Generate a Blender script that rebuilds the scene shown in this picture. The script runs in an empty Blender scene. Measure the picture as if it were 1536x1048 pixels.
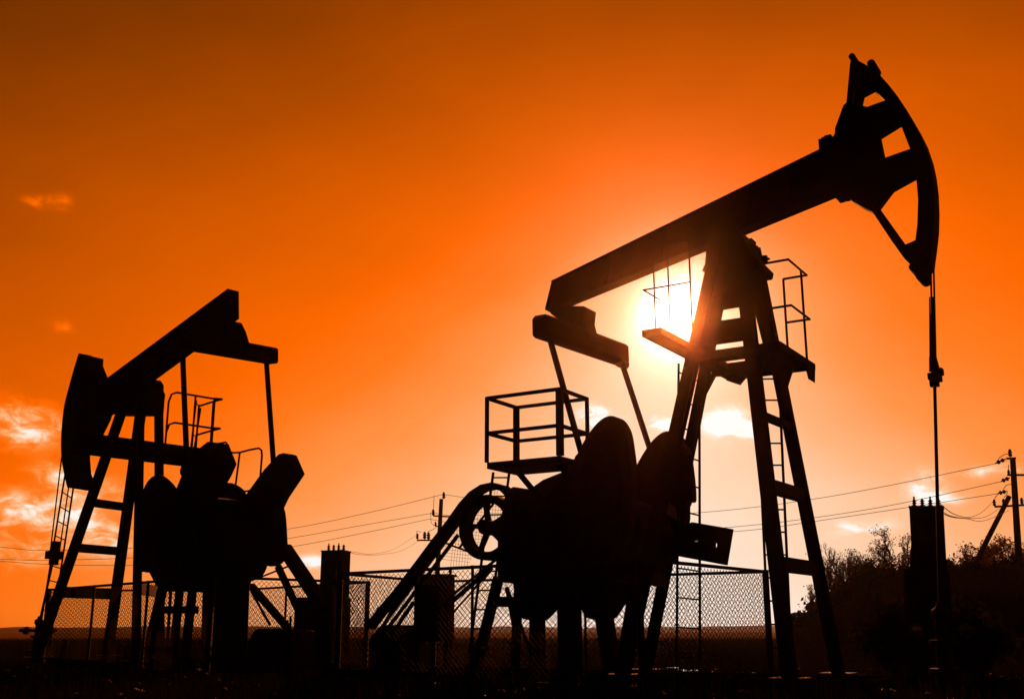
import bpy, math, random
from mathutils import Vector as V, Matrix
R = math.radians
random.seed(7)
sc = bpy.context.scene
col = sc.collection
# ------------------------------------------------------------------ camera
F, CX, CY, HZ = 1650.0, 768.0, 524.0, 945.0
EYE = V((0, 0, 0.8))
PITCH = math.atan((HZ - CY) / F)
cd = bpy.data.cameras.new('camera'); cam = bpy.data.objects.new('camera', cd); col.objects.link(cam)
cd.sensor_width = 36; cd.lens = 36 * F / 1536; cd.clip_end = 9000; cd.clip_start = .05
cam.location = EYE; cam.rotation_euler = (R(90) + PITCH, 0, 0); sc.camera = cam
FW = V((0, math.cos(PITCH), math.sin(PITCH))); UP = V((0, -math.sin(PITCH), math.cos(PITCH)))

def ray(px, py):
    return (FW + V((1, 0, 0)) * ((px - CX) / F) - UP * ((py - CY) / F)).normalized()
def at(px, py, Y):                       # survey point at distance Y
    d = ray(px, py); return EYE + d * (Y / d.y)
def gz(px, py, z):                       # survey point at height z
    d = ray(px, py); return EYE + d * ((z - EYE.z) / d.z)
def rounded(pts, n=3):                     # smooth closed curve through the points
    out = []; N = len(pts)
    for i in range(N):
        p0, p1, p2, p3 = (V((*pts[(i + j) % N], 0)) for j in (-1, 0, 1, 2))
        for k in range(n):
            u = k / n; q = .5 * (2 * p1 + (p2 - p0) * u + (2 * p0 - 5 * p1 + 4 * p2 - p3) * u * u + (3 * p1 - p0 - 3 * p2 + p3) * u ** 3); out.append((q.x, q.y))
    return out
def zoomer(x0, y0, s):
    return lambda x, y: (x0 + x / s, y0 + y / s)
za = zoomer(680, 780, 4.8); zb = zoomer(1030, 330, 4.19); zc = zoomer(200, 840, 7.485); ze = zoomer(1380, 660, 6.55)
zf = zoomer(0, 560, 3.4917); zg = zoomer(1360, 400, 3.494)
z1 = zoomer(0, 400, 3.072); z2 = zoomer(0, 640, 2.912); z3 = zoomer(400, 680, 3.275); z4 = zoomer(680, 560, 3.082)
z5 = zoomer(780, 320, 3.274); z6 = zoomer(1180, 70, 2.758); z7 = zoomer(1040, 640, 2.911)

# ------------------------------------------------------------------ materials
def mat(name, c1, c2, rough=.6, metal=0., scale=6., bump=.15, detail=6, spec=None, bscale=None):
    m = bpy.data.materials.new(name); m.use_nodes = True
    nt = m.node_tree; b = nt.nodes['Principled BSDF']
    tc = nt.nodes.new('ShaderNodeTexCoord'); n = nt.nodes.new('ShaderNodeTexNoise')
    n.inputs['Scale'].default_value = scale; n.inputs['Detail'].default_value = detail
    n.inputs['Roughness'].default_value = .65
    nt.links.new(tc.outputs['Object'], n.inputs['Vector'])
    r = nt.nodes.new('ShaderNodeValToRGB')
    r.color_ramp.elements[0].position = .35; r.color_ramp.elements[0].color = (*c1, 1)
    r.color_ramp.elements[1].position = .68; r.color_ramp.elements[1].color = (*c2, 1)
    nt.links.new(n.outputs['Fac'], r.inputs['Fac']); nt.links.new(r.outputs['Color'], b.inputs['Base Color'])
    b.inputs['Roughness'].default_value = rough; b.inputs['Metallic'].default_value = metal
    if spec is not None: b.inputs['Specular IOR Level'].default_value = spec
    if bump:
        n2 = nt.nodes.new('ShaderNodeTexNoise'); n2.inputs['Scale'].default_value = bscale or scale * 5
        n2.inputs['Detail'].default_value = 5
        nt.links.new(tc.outputs['Object'], n2.inputs['Vector'])
        bp = nt.nodes.new('ShaderNodeBump'); bp.inputs['Strength'].default_value = bump; bp.inputs['Distance'].default_value = .02
        nt.links.new(n2.outputs['Fac'], bp.inputs['Height']); nt.links.new(bp.outputs['Normal'], b.inputs['Normal'])
    return m
M = dict(
    paint=mat('oilfield_paint', (.012, .013, .014), (.026, .02, .016), .85, 0, 3, .12, spec=.12),
    dark=mat('dark_painted_steel', (.01, .01, .011), (.024, .018, .014), .85, 0, 5, .15, spec=.12),
    steel=mat('galvanised_steel', (.22, .22, .22), (.34, .33, .31), .45, .9, 9, .1),
    base=mat('darkened_base_steel', (.006, .005, .004), (.012, .01, .008), .95, 0, 3, .3, spec=0),  # colour darkened so the sunlit edges of the base frame stay in shade
    rope=mat('greasy_wire_rope', (.015, .014, .013), (.03, .027, .023), .7, 0, 40, .3, spec=.2),
    rubber=mat('rubber_belt', (.015, .015, .015), (.03, .03, .03), .75, 0, 20, .1),
    conc=mat('weathered_concrete', (.2, .19, .175), (.34, .32, .29), .9, 0, 2.5, .4),
    cab=mat('weathered_sheet_metal', (.02, .021, .021), (.034, .032, .03), .9, 0, 3, .1, spec=.1),
    wood=mat('weathered_pole_wood', (.02, .016, .012), (.045, .034, .025), .95, 0, 4, .4, spec=.05),
    cer=mat('brown_ceramic', (.05, .025, .015), (.09, .045, .03), .25, 0, 5, 0),
    mesh=mat('rusty_fence_wire', (.008, .007, .006), (.018, .013, .01), .9, 0, 9, 0, spec=.05),
    wire=mat('aluminium_wire', (.1, .1, .1), (.18, .18, .18), .6, .8, 9, 0),
    bark=mat('tree_bark', (.025, .019, .014), (.055, .042, .03), .95, 0, 6, .4, spec=0),
    twig=mat('thin_twigs', (.04, .026, .017), (.08, .05, .03), .95, 0, 4, 0, spec=0),
)
def leafmat(name, c1, c2, tr):
    m = mat(name, c1, c2, .9, 0, .8, 0, spec=0)
    nt = m.node_tree; b = nt.nodes['Principled BSDF']; out = nt.nodes['Material Output']
    t = nt.nodes.new('ShaderNodeBsdfTranslucent'); t.inputs['Color'].default_value = (*tr, 1)
    mx = nt.nodes.new('ShaderNodeMixShader'); mx.inputs[0].default_value = .35
    nt.links.new(b.outputs[0], mx.inputs[1]); nt.links.new(t.outputs[0], mx.inputs[2]); nt.links.new(mx.outputs[0], out.inputs['Surface'])
    return m
M['leaf'] = leafmat('autumn_leaves', (.05, .035, .015), (.1, .06, .02), (.16, .08, .02))
M['green'] = leafmat('dark_evergreen_leaves', (.012, .014, .008), (.025, .027, .014), (.012, .011, .005))
M['grass'] = leafmat('dry_grass', (.008, .007, .005), (.016, .013, .008), (.008, .006, .003))

# ------------------------------------------------------------------ mesh builder
class MB:
    def __init__(s): s.v = []; s.f = []
    def add(s, vs, fs):
        o = len(s.v); s.v += [tuple(p) for p in vs]; s.f += [tuple(o + i for i in f) for f in fs]; return s
    def loft(s, a, b):                   # two equal outlines joined and capped
        n = len(a)
        return s.add(list(a) + list(b), [tuple(range(n - 1, -1, -1)), tuple(range(n, 2 * n))] + [(i, (i + 1) % n, n + (i + 1) % n, n + i) for i in range(n)])
    def prism(s, pts, y0, y1):           # outline in local x,z
        return s.loft([(p[0], y0, p[2]) for p in pts], [(p[0], y1, p[2]) for p in pts])
    def box(s, x0, x1, y0, y1, z0, z1):
        return s.loft([(x0, y0, z0), (x1, y0, z0), (x1, y1, z0), (x0, y1, z0)], [(x0, y0, z1), (x1, y0, z1), (x1, y1, z1), (x0, y1, z1)])
    def bar(s, p, q, w, h=None, side=None, w2=None):
        p, q = V(p), V(q); d = (q - p).normalized(); h = h or w
        sd = V(side) if side else V((0, 1, 0))
        if abs(sd.dot(d)) > .95: sd = V((1, 0, 0))
        a = (sd - d * sd.dot(d)).normalized(); b = d.cross(a)
        k = (w2 or w) / w
        c = [(-1, -1), (1, -1), (1, 1), (-1, 1)]
        return s.loft([p + a * (i * w / 2) + b * (j * h / 2) for i, j in c], [q + a * (i * w / 2 * k) + b * (j * h / 2 * k) for i, j in c])
    def ibeam(s, p, q, w, h, side=None): # rolled channel: web plus two flanges
        p, q = V(p), V(q); d = (q - p).normalized(); sd = V(side or (0, 1, 0)); a = (sd - d * sd.dot(d)).normalized(); b = d.cross(a)
        t = min(.025, h / 6)
        s.bar(p, q, w * .25, h - 2 * t - .002, side)
        for k in (-1, 1):
            o = b * (k * (h / 2 - t / 2)); s.bar(p + o, q + o, w, t, side)
        return s
    def tube(s, pts, r, n=8, cap=True):
        pts = [V(p) for p in pts]; N = len(pts)
        rs = r if isinstance(r, (list, tuple)) else [r] * N
        d0 = (pts[1] - pts[0]).normalized(); a = d0.orthogonal().normalized(); rings = []
        for i in range(N):
            d = (pts[min(i + 1, N - 1)] - pts[max(i - 1, 0)]).normalized()
            a = a - d * a.dot(d); a = a.normalized() if a.length > 1e-6 else d.orthogonal().normalized(); b = d.cross(a)
            rings.append([pts[i] + (a * math.cos(2 * math.pi * k / n) + b * math.sin(2 * math.pi * k / n)) * rs[i] for k in range(n)])
        fs = [(i * n + k, i * n + (k + 1) % n, (i + 1) * n + (k + 1) % n, (i + 1) * n + k) for i in range(N - 1) for k in range(n)]
        if cap: fs += [tuple(range(n - 1, -1, -1)), tuple((N - 1) * n + k for k in range(n))]
        return s.add([p for r_ in rings for p in r_], fs)
    def lathe(s, prof, c, axis='Z', n=16):  # profile of (radius, height)
        vs = []
        for r_, h in prof:
            for k in range(n):
                x, y = r_ * math.cos(2 * math.pi * k / n), r_ * math.sin(2 * math.pi * k / n)
                p = V((x, y, h)) if axis == 'Z' else (V((x, h, y)) if axis == 'Y' else V((h, x, y)))
                vs.append(p + V(c))
        m = len(prof)
        fs = [(i * n + k, i * n + (k + 1) % n, (i + 1) * n + (k + 1) % n, (i + 1) * n + k) for i in range(m - 1) for k in range(n)]
        fs += [tuple(range(n)), tuple((m - 1) * n + k for k in range(n))]
        return s.add(vs, fs)
    def build(s, name, m, parent=None, bevel=0., smooth=False):
        me = bpy.data.meshes.new(name); me.from_pydata(s.v, [], s.f); me.update()
        me.materials.append(M[m] if isinstance(m, str) else m)
        if smooth: me.polygons.foreach_set('use_smooth', [True] * len(me.polygons))
        o = bpy.data.objects.new(name, me); col.objects.link(o)
        if parent: o.parent = parent
        if bevel:
            b = o.modifiers.new('bevel', 'BEVEL'); b.width = bevel; b.segments = 1; b.limit_method = 'ANGLE'
        return o
def plate(name, outline, holes, half, yc, m, parent):   # flat plate with holes cut through it
    cu = bpy.data.curves.new(name, 'CURVE'); cu.dimensions = '2D'; cu.fill_mode = 'BOTH'; cu.extrude = half
    for lst in [outline] + holes:
        sp = cu.splines.new('POLY'); sp.points.add(len(lst) - 1); sp.use_cyclic_u = True
        for i, p in enumerate(lst): sp.points[i].co = (p[0], p[2], 0, 1)
    t = bpy.data.objects.new('tmp', cu); col.objects.link(t)
    dg = bpy.context.evaluated_depsgraph_get(); dg.update()
    me = bpy.data.meshes.new_from_object(t.evaluated_get(dg)); bpy.data.objects.remove(t); bpy.data.curves.remove(cu)
    me.transform(Matrix(((1, 0, 0, 0), (0, 0, -1, yc), (0, 1, 0, 0), (0, 0, 0, 1))))
    me.materials.clear(); me.materials.append(M[m]); me.name = name
    o = bpy.data.objects.new(name, me); col.objects.link(o); o.parent = parent
    return o
def tag(o, label=None, cat=None, group=None, kind=None):
    if label: o['label'] = label
    if cat: o['category'] = cat
    if group: o['group'] = group
    if kind: o['kind'] = kind
    return o
def empty(name, loc, rz=0):
    e = bpy.data.objects.new(name, None); e.empty_display_size = .3; e.location = loc; e.rotation_euler = (0, 0, rz); col.objects.link(e); return e
class Frame:                              # a thing's own axes: x along it, y across it
    def __init__(s, O, ux, uy):
        s.O = V(O); s.U = V((ux, uy, 0)).normalized(); s.W = V((-s.U.y, s.U.x, 0)); s.rz = math.atan2(s.U.y, s.U.x)
    def loc(s, p):
        d = V(p) - s.O; return V((d.dot(s.U), d.dot(s.W), d.z))
    def P(s, p, y, py=None):              # survey point on the plane y
        if py is not None: p, y = (p, y), py
        d = ray(*p); t = (y - (EYE - s.O).dot(s.W)) / d.dot(s.W); return s.loc(EYE + d * t)
    def L(s, lst, y): return [s.P(p, y) for p in lst]
    def H(s, p, z): return s.loc(gz(p[0], p[1], z))
    def D(s, p, Y): return s.loc(at(p[0], p[1], Y))
def ladder(F_, l0, l1, r0, r1, n, root, rail=.022, rung=.013, t0=.03, t1=.97):
    m = MB(); m.tube([l0, l1], rail, 6); m.tube([r0, r1], rail, 6)
    o = m.build('ladder', 'dark', root)
    for i in range(n):
        t = t0 + (t1 - t0) * i / (n - 1); MB().tube([V(l0).lerp(V(l1), t), V(r0).lerp(V(r1), t)], rung, 6).build('rung', 'dark', o)
    return o

# ================================================================== FRONT PUMP JACK
def front_jack():
    O = at(1097, 945, 16.5); O.z = 0
    f = Frame(O, math.cos(R(32)), -math.sin(R(32))); P, L = f.P, f.L
    root = empty('pump_jack', O, f.rz)
    tag(root, 'large pump jack in front with its horsehead raised high, blocking the sun under its beam', 'pump jack')
    # --- walking beam: web, flanges and stiffeners
    w = .14
    A = P(826, 421, -w); B = P(1240, 218, -w); C = P((830, 471), w); Dd = P((1270, 291), w)
    m = MB(); t = .03
    top = (B - A); ta = math.atan2(top.z, top.x)
    tq, bq = V((A.x, 0, A.z)), V((Dd.x, 0, Dd.z)); t2 = V((B.x, 0, B.z)); b1 = V((C.x, 0, C.z))
    t2 = tq + (t2 - tq) * 1.04
    m.prism([tq, t2, bq, b1], -.05, .05)
    n = V((-math.sin(ta), 0, math.cos(ta)))
    m.prism([tq, t2, t2 - n * t, tq - n * t], -w, w)
    m.prism([b1, bq, bq + n * t, b1 + n * t], -w, w)
    m.prism([tq - n * (t + .002), tq + (t2 - tq) * .004 - n * (t + .002), b1 + (bq - b1) * .004 + n * (t + .002), b1 + n * (t + .002)], -w, w)
    for k in (.22, .42, .58, .7, .84):
        a_, b_ = tq.lerp(t2, k) - n * (t + .003), b1.lerp(bq, k) + n * (t + .003)
        m.bar(a_, b_, .24, .03)
    m.build('walking_beam', 'paint', root, .006)
    # --- horsehead
    out = [z6(*p) for p in [(268, 72), (283, 54), (300, 66), (316, 74), (330, 82), (345, 92), (368, 108), (400, 140), (435, 180), (470, 225), (510, 285), (545, 345), (575, 405), (597, 470), (610, 530), (619, 600), (622, 680), (620, 760), (612, 830), (605, 880), (600, 925), (592, 950), (585, 966), (568, 972), (552, 968), (545, 950), (530, 935), (515, 926), (516, 905), (490, 880), (440, 810), (400, 750), (360, 690), (330, 675), (275, 645), (268, 628), (246, 624), (236, 560), (200, 480), (185, 400), (205, 365), (205, 345), (240, 250), (252, 240)]]
    holes = [[(284, 158), (296, 151), (283, 245), (273, 243)], [(318, 205), (362, 182), (412, 230), (338, 257), (308, 250)], [(388, 377), (474, 324), (515, 430), (407, 468)],
             [(540, 542), (548, 640), (545, 740), (537, 806), (495, 824), (385, 670), (440, 597)], [(222, 332), (240, 325), (243, 340), (225, 347)]]
    head = plate('horsehead', L(out, 0), [L([z6(*p) for p in h], 0) for h in holes], .07, 0, 'paint', root)
    arc = [(355, 98), (368, 108), (400, 140), (435, 180), (470, 225), (510, 285), (545, 345), (575, 405), (597, 470), (610, 530), (619, 600), (622, 680), (620, 760), (612, 830), (605, 880), (600, 925)]
    ap = L([z6(*p) for p in arc], 0); m = MB()
    inn = []
    for i, p in enumerate(ap):
        d = (ap[min(i + 1, len(ap) - 1)] - ap[max(i - 1, 0)]).normalized(); inn.append(p + V((-d.z, 0, d.x)) * -.04)
    for i in range(len(ap) - 1): m.prism([ap[i] + V((.002, 0, 0)), ap[i + 1] + V((.002, 0, 0)), inn[i + 1], inn[i]], -.17, .17)
    m.build('arc_plate', 'paint', head)
    for p, r_ in (((283, 62), .05), ((362, 90), .06), ((535, 925), .06), ((566, 960), .07)):
        q = P(z6(*p), 0); MB().lathe([(r_, -.19), (r_, .19)], q, 'Y', 10).build('pin', 'dark', head)
    m = MB()
    for p in ((155, 405), (168, 397), (180, 390)): q = P(z6(*p), 0); m.box(q.x - .05, q.x + .05, -.13, .13, q.z - .14, q.z + .05)
    m.build('clamp', 'dark', root, .005)
    for p in ((222, 628), (246, 622)): q = P(z6(*p), 0); MB().box(q.x - .04, q.x + .04, -.12, .12, q.z - .03, q.z + .1).build('clamp', 'dark', root, .005)
    # --- bridle, carrier bar and polished rod
    m = MB(); tp = P(z6(601, 870), 0); c0 = P(1402, 566, 0)
    for s in (-1, 1): m.tube([tp + V((0, s * .1, 0)), c0 + V((-.0, s * .09, 0))], .016, 6)
    br = m.build('bridle', 'rope', root)
    m = MB()
    a = P(zg(130, 160), 0); b = P(zg(136, 470), 0); m.tube([a, b], [.035, .045], 8)
    m.tube([b, P(zg(146, 545), 0)], [.05, .075], 8); m.build('rope_socket', 'dark', br)
    m = MB(); m.box(c0.x - .07, c0.x + .08, -.13, .13, c0.z - .05, c0.z + .05); m.box(c0.x - .03, c0.x + .12, -.06, .06, c0.z + .02, c0.z + .12)
    m.box(c0.x - .07, c0.x + .05, -.05, .05, c0.z - .13, c0.z - .045); m.build('carrier_bar', 'dark', br, .01)
    rb = P(1410.5, 925, 0)
    m = MB(); m.tube([c0 + V((.0, 0, .05)), rb], .024, 8); m.build('polished_rod', 'rope', br, smooth=True)
    # --- samson post
    lt = dict(nf=((1110, 372), (1178, 960), -.28, -1.0, .19), ff=((1131, 372), (1247.5, 960), .28, .95, .17),
              nr=((1077, 372), (945, 960), -.28, -1.0, .19), fr=((1094, 372), (978, 960), .28, .95, .16))
    leg = {}
    for k, (a, b, y0, y1, wd) in lt.items():
        p, q = P(a, y0), P(b, y1); d = (q - p) / (q.z - p.z); q = p + d * (.19 - p.z)
        leg[k] = (p, q); mm = MB()
        mm.ibeam(p, q, wd, wd * .8, (1, 0, 0)); mm.box(q.x - .22, q.x + .22, q.y - .22, q.y + .22, .17, .205)
        mm.build('leg', 'paint', root)
    def on(k, z):
        p, q = leg[k]; return p.lerp(q, (z - p.z) / (q.z - p.z))
    for py, hh in ((620, .09), (730, .19), (847, .2)):
        z = P((1150, py), -.6).z
        m = MB(); m.bar(on('nf', z), on('ff', z), hh, .12, (0, 0, 1)); m.build('cross_brace', 'paint', root)
        m = MB(); m.bar(on('nr', z * .93), on('fr', z * .93), hh, .12, (0, 0, 1)); m.build('cross_brace', 'paint', root)
    # head casting and saddle bearing
    m = MB()
    hd = L([zb(*p) for p in [(150, 300), (165, 100), (200, 55), (260, 40), (320, 55), (360, 95), (380, 110), (400, 165), (430, 230), (460, 260), (490, 290), (480, 330), (380, 345), (130, 345)]], -.1)
    m.prism(hd, -.34, .34); m.build('saddle_bearing', 'paint', root, .015)
    m = MB(); m.tube([P(zb(*p), -.3) for p in [(385, 125), (405, 120), (432, 145), (425, 165), (400, 160)]], .018, 6); m.build('lifting_eye', 'dark', root)
    m = MB(); q = P(zb(490, 250), 0); m.lathe([(.05, -.06), (.05, .06)], q, 'Z', 10); m.bar(P(zb(475, 240), 0), P(zb(520, 245), 0), .05, .03); m.build('grease_fitting', 'dark', root)
    m = MB()                               # gusset plates closing the top of the post
    for y, s in ((-.4, -1), (.4, 1)):
        a = 'nr' if s < 0 else 'fr'; b = 'nf' if s < 0 else 'ff'
        zt, zl = P((1090, 400), 0).z, P((1090, 452), 0).z
        m.loft([on(a, zt) + V((0, s * .02, 0)), on(b, zt) + V((0, s * .02, 0)), on(b, zl) + V((0, s * .02, 0)), on(a, zl) + V((0, s * .02, 0))],
               [on(a, zt) + V((0, s * .04, 0)), on(b, zt) + V((0, s * .04, 0)), on(b, zl) + V((0, s * .04, 0)), on(a, zl) + V((0, s * .04, 0))])
    m.build('gusset', 'paint', root)
    g0, g1, g2 = P((1120, 395), 0).z, P((1130, 453), 0).z, P((1140, 522), 0).z; e = V((.03, 0, 0))
    a_ = [on('nf', g0), on('ff', g0), on('ff', g1), on('nf', g1)]; MB().loft([v - e for v in a_], [v + e for v in a_]).build('gusset', 'paint', root)
    k = lambda z, u: on('nf', z).lerp(on('ff', z), u)
    a_ = [k(g1, .4), k(g1, .95), k(g2, .95), k(g2, .62)]; MB().loft([v - e for v in a_], [v + e for v in a_]).build('gusset', 'paint', root)
    # --- platform round the post
    Bp = P((1092, 571), 1.35); zp = Bp.z
    Ap = f.H((964, 505), zp); Cp = f.H((1213, 549), zp); Dp = f.H((1172, 521), zp)
    x0, x1 = (Ap.x + Bp.x) / 2, (Cp.x + Dp.x) / 2; yn, yf = Ap.y, Bp.y; ynf = Dp.y
    pl = MB(); th = .1
    def deck(m, X0, X1, Y0, Y1):
        for (a, b, c, d) in ((X0, X1, Y0, Y0 + .06), (X0, X1, Y1 - .06, Y1), (X0, X0 + .06, Y0 + .06, Y1 - .06), (X1 - .06, X1, Y0 + .06, Y1 - .06)): m.box(a, b, c, d, zp, zp + th)
    deck(pl, x0, x0 + .3, yn, yf); deck(pl, x0 + .302, x1, yf - .8, yf); deck(pl, x1 - .7, x1, ynf, yf - .802); deck(pl, x0 + .302, x1 - .702, ynf, ynf + .4)
    plo = pl.build('platform', 'dark', root)
    g = MB()
    for (X0, X1, Y0, Y1) in ((x0, x0 + .3, yn, yf), (x0 + .3, x1, yf - .8, yf), (x1 - .7, x1, ynf, yf - .8), (x0 + .3, x1 - .7, ynf, ynf + .4)):
        k = X0 + .04
        while k < X1: g.box(k, k + .012, Y0 + .03, Y1 - .03, zp + .05, zp + .075); k += .04
        k = Y0 + .05
        while k < Y1: g.box(X0 + .03, X1 - .03, k, k + .012, zp + .055, zp + .08); k += .1
    g.build('grating', 'dark', plo)
    m = MB()                                # brackets below the deck
    for k in ('nf', 'ff', 'nr', 'fr'):
        p = on(k, zp - .5); e = V((x1 - .1 if 'f' == k[1] else x0 + .1, p.y, zp)); m.bar(p, e, .07, .07)
        m.bar(V((x0 + .05, p.y, zp - .05)), V((x1 - .05, p.y, zp - .05)), .08, .09)
    m.build('bracket', 'dark', plo)
    m = MB(); q = V((x1 - .05, yf - .1, zp)); m.prism([q, q + V((.06, 0, 0)), q + V((.04, 0, -.22))], yf - .4, yf - .05); m.build('toe_plate', 'dark', plo); m = MB()
    m.prism([V((x0 - .02, 0, zp)), V((x0 + .3, 0, zp)), V((x0 + .2, 0, zp - .1))], yf - .1, yf); m.build('toe_plate', 'dark', plo)
    # railings
    r_ = .02
    hz = P((1208, 413), yf - .03).z - zp; mz = hz * .53; yr = f.H((1177, 390), zp + hz).y
    def rail(path, posts, rect=True):
        for zz in (hz, mz): MB().tube([V((a, b, zp + zz)) for a, b in path], r_, 8).build('railing', 'dark', plo)
        for a, b in posts: MB().tube([V((a, b, zp + .05)), V((a, b, zp + hz))], r_, 8).build('railing_post', 'dark', plo)
    rail([(x1 - .6, yr), (x1 - .03, yr), (x1 - .03, yf - .03), (x1 - .42, yf - .03)], [(x1 - .45, yr), (x1 - .03, (yr + yf) / 2 + .15), (x1 - .42, yf - .03)])
    mz = P((971, 434), yn + .03).z - zp; hz = mz * 1.9
    m = MB()
    m.tube([V((x0 + .03, yn + .6, zp + mz)), V((x0 + .03, yn + .03, zp + mz)), V((x0 + .75, yn + .03, zp + mz)), V((x0 + .75, yn + .03, zp + hz)), V((x0 + .1, yn + .03, zp + hz))], .013, 8)
    m.build('railing', 'dark', plo)
    for a in (.2, .42): MB().tube([V((x0 + a, yn + .03, zp + .05)), V((x0 + a, yn + .03, zp + hz))], .013, 8).build('railing_post', 'dark', plo)
    MB().tube([V((x0 + .75, yn + .03, zp + .02)), V((x0 + .75, yn + .03, zp + hz))], .015, 8).build('railing_post', 'dark', plo)
    m = MB(); p_, q_ = P((1088, 476), -.55), P((1088, 512), -.55); m.loft([on('nr', p_.z), on('nf', p_.z), on('nf', q_.z), on('nr', q_.z)], [v + V((0, .04, 0)) for v in (on('nr', p_.z), on('nf', p_.z), on('nf', q_.z), on('nr', q_.z))]); m.build('tie_plate', 'paint', root)
    # ladders
    ladder(f, f.D((1018, 545), 17.4), f.D((1015, 1000), 17.4), f.D((1049, 560), 17.4), f.D((1050, 1000), 17.4), 11, root)
    ladder(f, f.P((1134, 556), .1), f.P((1154, 985), .1), f.P((1168, 556), .1), f.P((1187, 985), .1), 13, root)
    # --- tail bearing, equalizer, pitman arms
    m = MB(); m.prism(L([z5(*p) for p in [(172, 470), (345, 470), (338, 535), (352, 590), (380, 620), (300, 640), (215, 600), (212, 530), (180, 505)]], 0), -.22, .22)
    m.lathe([(.13, -.3), (.13, .3)], P(z5(262, 545), 0), 'Y', 14); m.build('tail_bearing', 'paint', root, .01)
    N, Q = P((808, 488), -1.42), P((934, 533), 1.3)
    m = MB(); m.bar(N, Q, .36, .3, (0, 0, 1)); m.build('equalizer', 'paint', root, .05)
    for (a, b, y) in (((824, 505), (875, 690), -1.12), ((933, 545), (981, 692), 1.12)):
        m = MB(); p, q = P(a, y), P(b, y); m.tube([p, q], .05, 10); po = m.build('pitman_arm', 'paint', root, smooth=True)
        MB().lathe([(.1, -.1), (.1, .1)], q, 'Y', 12).build('wrist_pin', 'dark', po); MB().lathe([(.085, -.12), (.085, .12)], p, 'Y', 12).build('wrist_pin', 'dark', po)
    # --- cranks with counterweights
    near = [(866, 690), (876, 672), (888, 652), (900, 637), (911, 628), (922, 625), (932, 629), (940, 640), (945, 655), (950, 690), (952.5, 716), (951, 745), (946, 790), (925, 850), (890, 885), (845, 895), (838, 904), (830, 915), (815, 929), (795, 929), (784, 920), (778, 890), (775, 860), (790, 800), (825, 740)]
    far = [(953, 712), (965, 688), (978, 668), (990, 655), (1003, 648), (1018, 652), (1030, 668), (1037, 700), (1041, 750), (1032, 754), (1030, 790), (1010, 840), (970, 862), (942, 890), (930, 912), (915, 929), (890, 928), (880, 920), (875, 904), (879, 872), (887, 800), (925, 750), (946, 735)]
    for o_, y in ((near, -1.0), (far, 1.0)):
        s = -1 if y < 0 else 1
        m = MB(); pts = L(o_, y); rp_ = L(rounded(o_), y); m.prism(rp_, y - .13, y + .13)
        ck = m.build('crank', 'paint', root, .02)
        c = sum(pts, V()) / len(pts)
        m = MB(); m.prism([c + (p - c) * .86 for p in rp_], y + s * .128, y + s * .24); m.build('counterweight', 'dark', ck, .03)
        for k in (.25, .5, .75): q = pts[4].lerp(pts[19], k); MB().lathe([(.06, -.03), (.06, .03)], V((q.x, y + s * .26, q.z)), 'Y', 6).build('bolt', 'dark', ck)
    # arm end beyond the far crank
    pl_ = L([z4(*p) for p in [(900, 800), (1110, 687), (1290, 718), (1262, 885), (1010, 838), (900, 860)]], .75)
    el = [z4(1217 + 9 * math.cos(a * .6283), 793 + 18 * math.sin(a * .6283)) for a in range(10)]
    plate('crank_arm', pl_, [L(el, .75), L([z4(*p) for p in [(1096, 776), (1138, 770), (1138, 775), (1096, 781)]], .75)], .06, .75, 'paint', root)
    # --- gearbox, stand and base
    gb = L([(745, 873), (745, 800), (752, 765), (766, 729), (793, 733), (813, 719), (845, 706), (878, 710)], -.6) + L([(942, 744), (1000, 765), (1012, 800), (1000, 862), (968, 873)], .6)
    m = MB(); m.prism(gb, -.6, .6); gbo = m.build('gearbox', 'paint', root, .03)
    m = MB(); q = P((858, 700), -.3); m.lathe([(.05, -.15), (.05, .0), (.07, .0), (.07, .03)], q, 'Z', 10); m.build('breather', 'dark', gbo)
    m = MB(); q = P((870, 795), -.1); m.lathe([(.13, -.86), (.13, .86)], V((q.x, 0, q.z)), 'Y', 14); m.build('crank_shaft', 'dark', gbo)
    stand = [((748, 865), (724, 962), -.5, .14), ((779, 865), (774, 962), -.45, .12), ((853, 865), (855, 962), -.5, .33), ((897, 865), (912, 962), .5, .25), ((760, 880), (790, 962), -.3, .05), ((955, 862), (938, 962), .5, .14), ((806, 920), (806, 962), .1, .2)]
    for a, b, y, wd in stand:
        p, q = P(a, y), P(b, y); q = p + (q - p) * ((.19 - p.z) / (q.z - p.z)); m = MB(); m.bar(p, q, wd, min(wd, .2), (1, 0, 0)); m.build('stand_leg', 'paint', root, .008)
    m = MB(); m.bar(P((740, 902), -.5), P((850, 902), -.5), .12, .16, (0, 1, 0)); m.bar(P((860, 899), .5), P((940, 899), .5), .12, .16, (0, 1, 0)); m.bar(P((760, 880), 0), P((772, 945), 0), .05, .05); m.build('stand_rail', 'paint', root)
    m = MB()
    for y in (-.95, .9): m.ibeam(V((-6.9, y, .1)), V((2.3, y, .1)), .22, .16)
    for k in range(9): m.box(-6.8 + k * 1.1, -6.65 + k * 1.1, -.838, .788, .05, .165)
    m.build('base_frame', 'base', root)
    # --- drive: pulley, belt, motor, guard
    yp = -.75
    c = P((734, 791), yp); rz_ = abs(P((734, 840), yp).z - P((734, 742), yp).z) / 2; ro, ri = rz_, rz_ * .76
    m = MB(); n = 40
    for k in range(n):
        a0, a1 = 2 * math.pi * k / n, 2 * math.pi * (k + 1) / n
        q = [V((c.x + r * math.cos(a), 0, c.z + r * math.sin(a))) for r, a in ((ro, a0), (ro, a1), (ri, a1), (ri, a0))]
        m.prism(q, yp - .11, yp + .11)
    pu = m.build('pulley', 'dark', root)
    m = MB()
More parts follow.
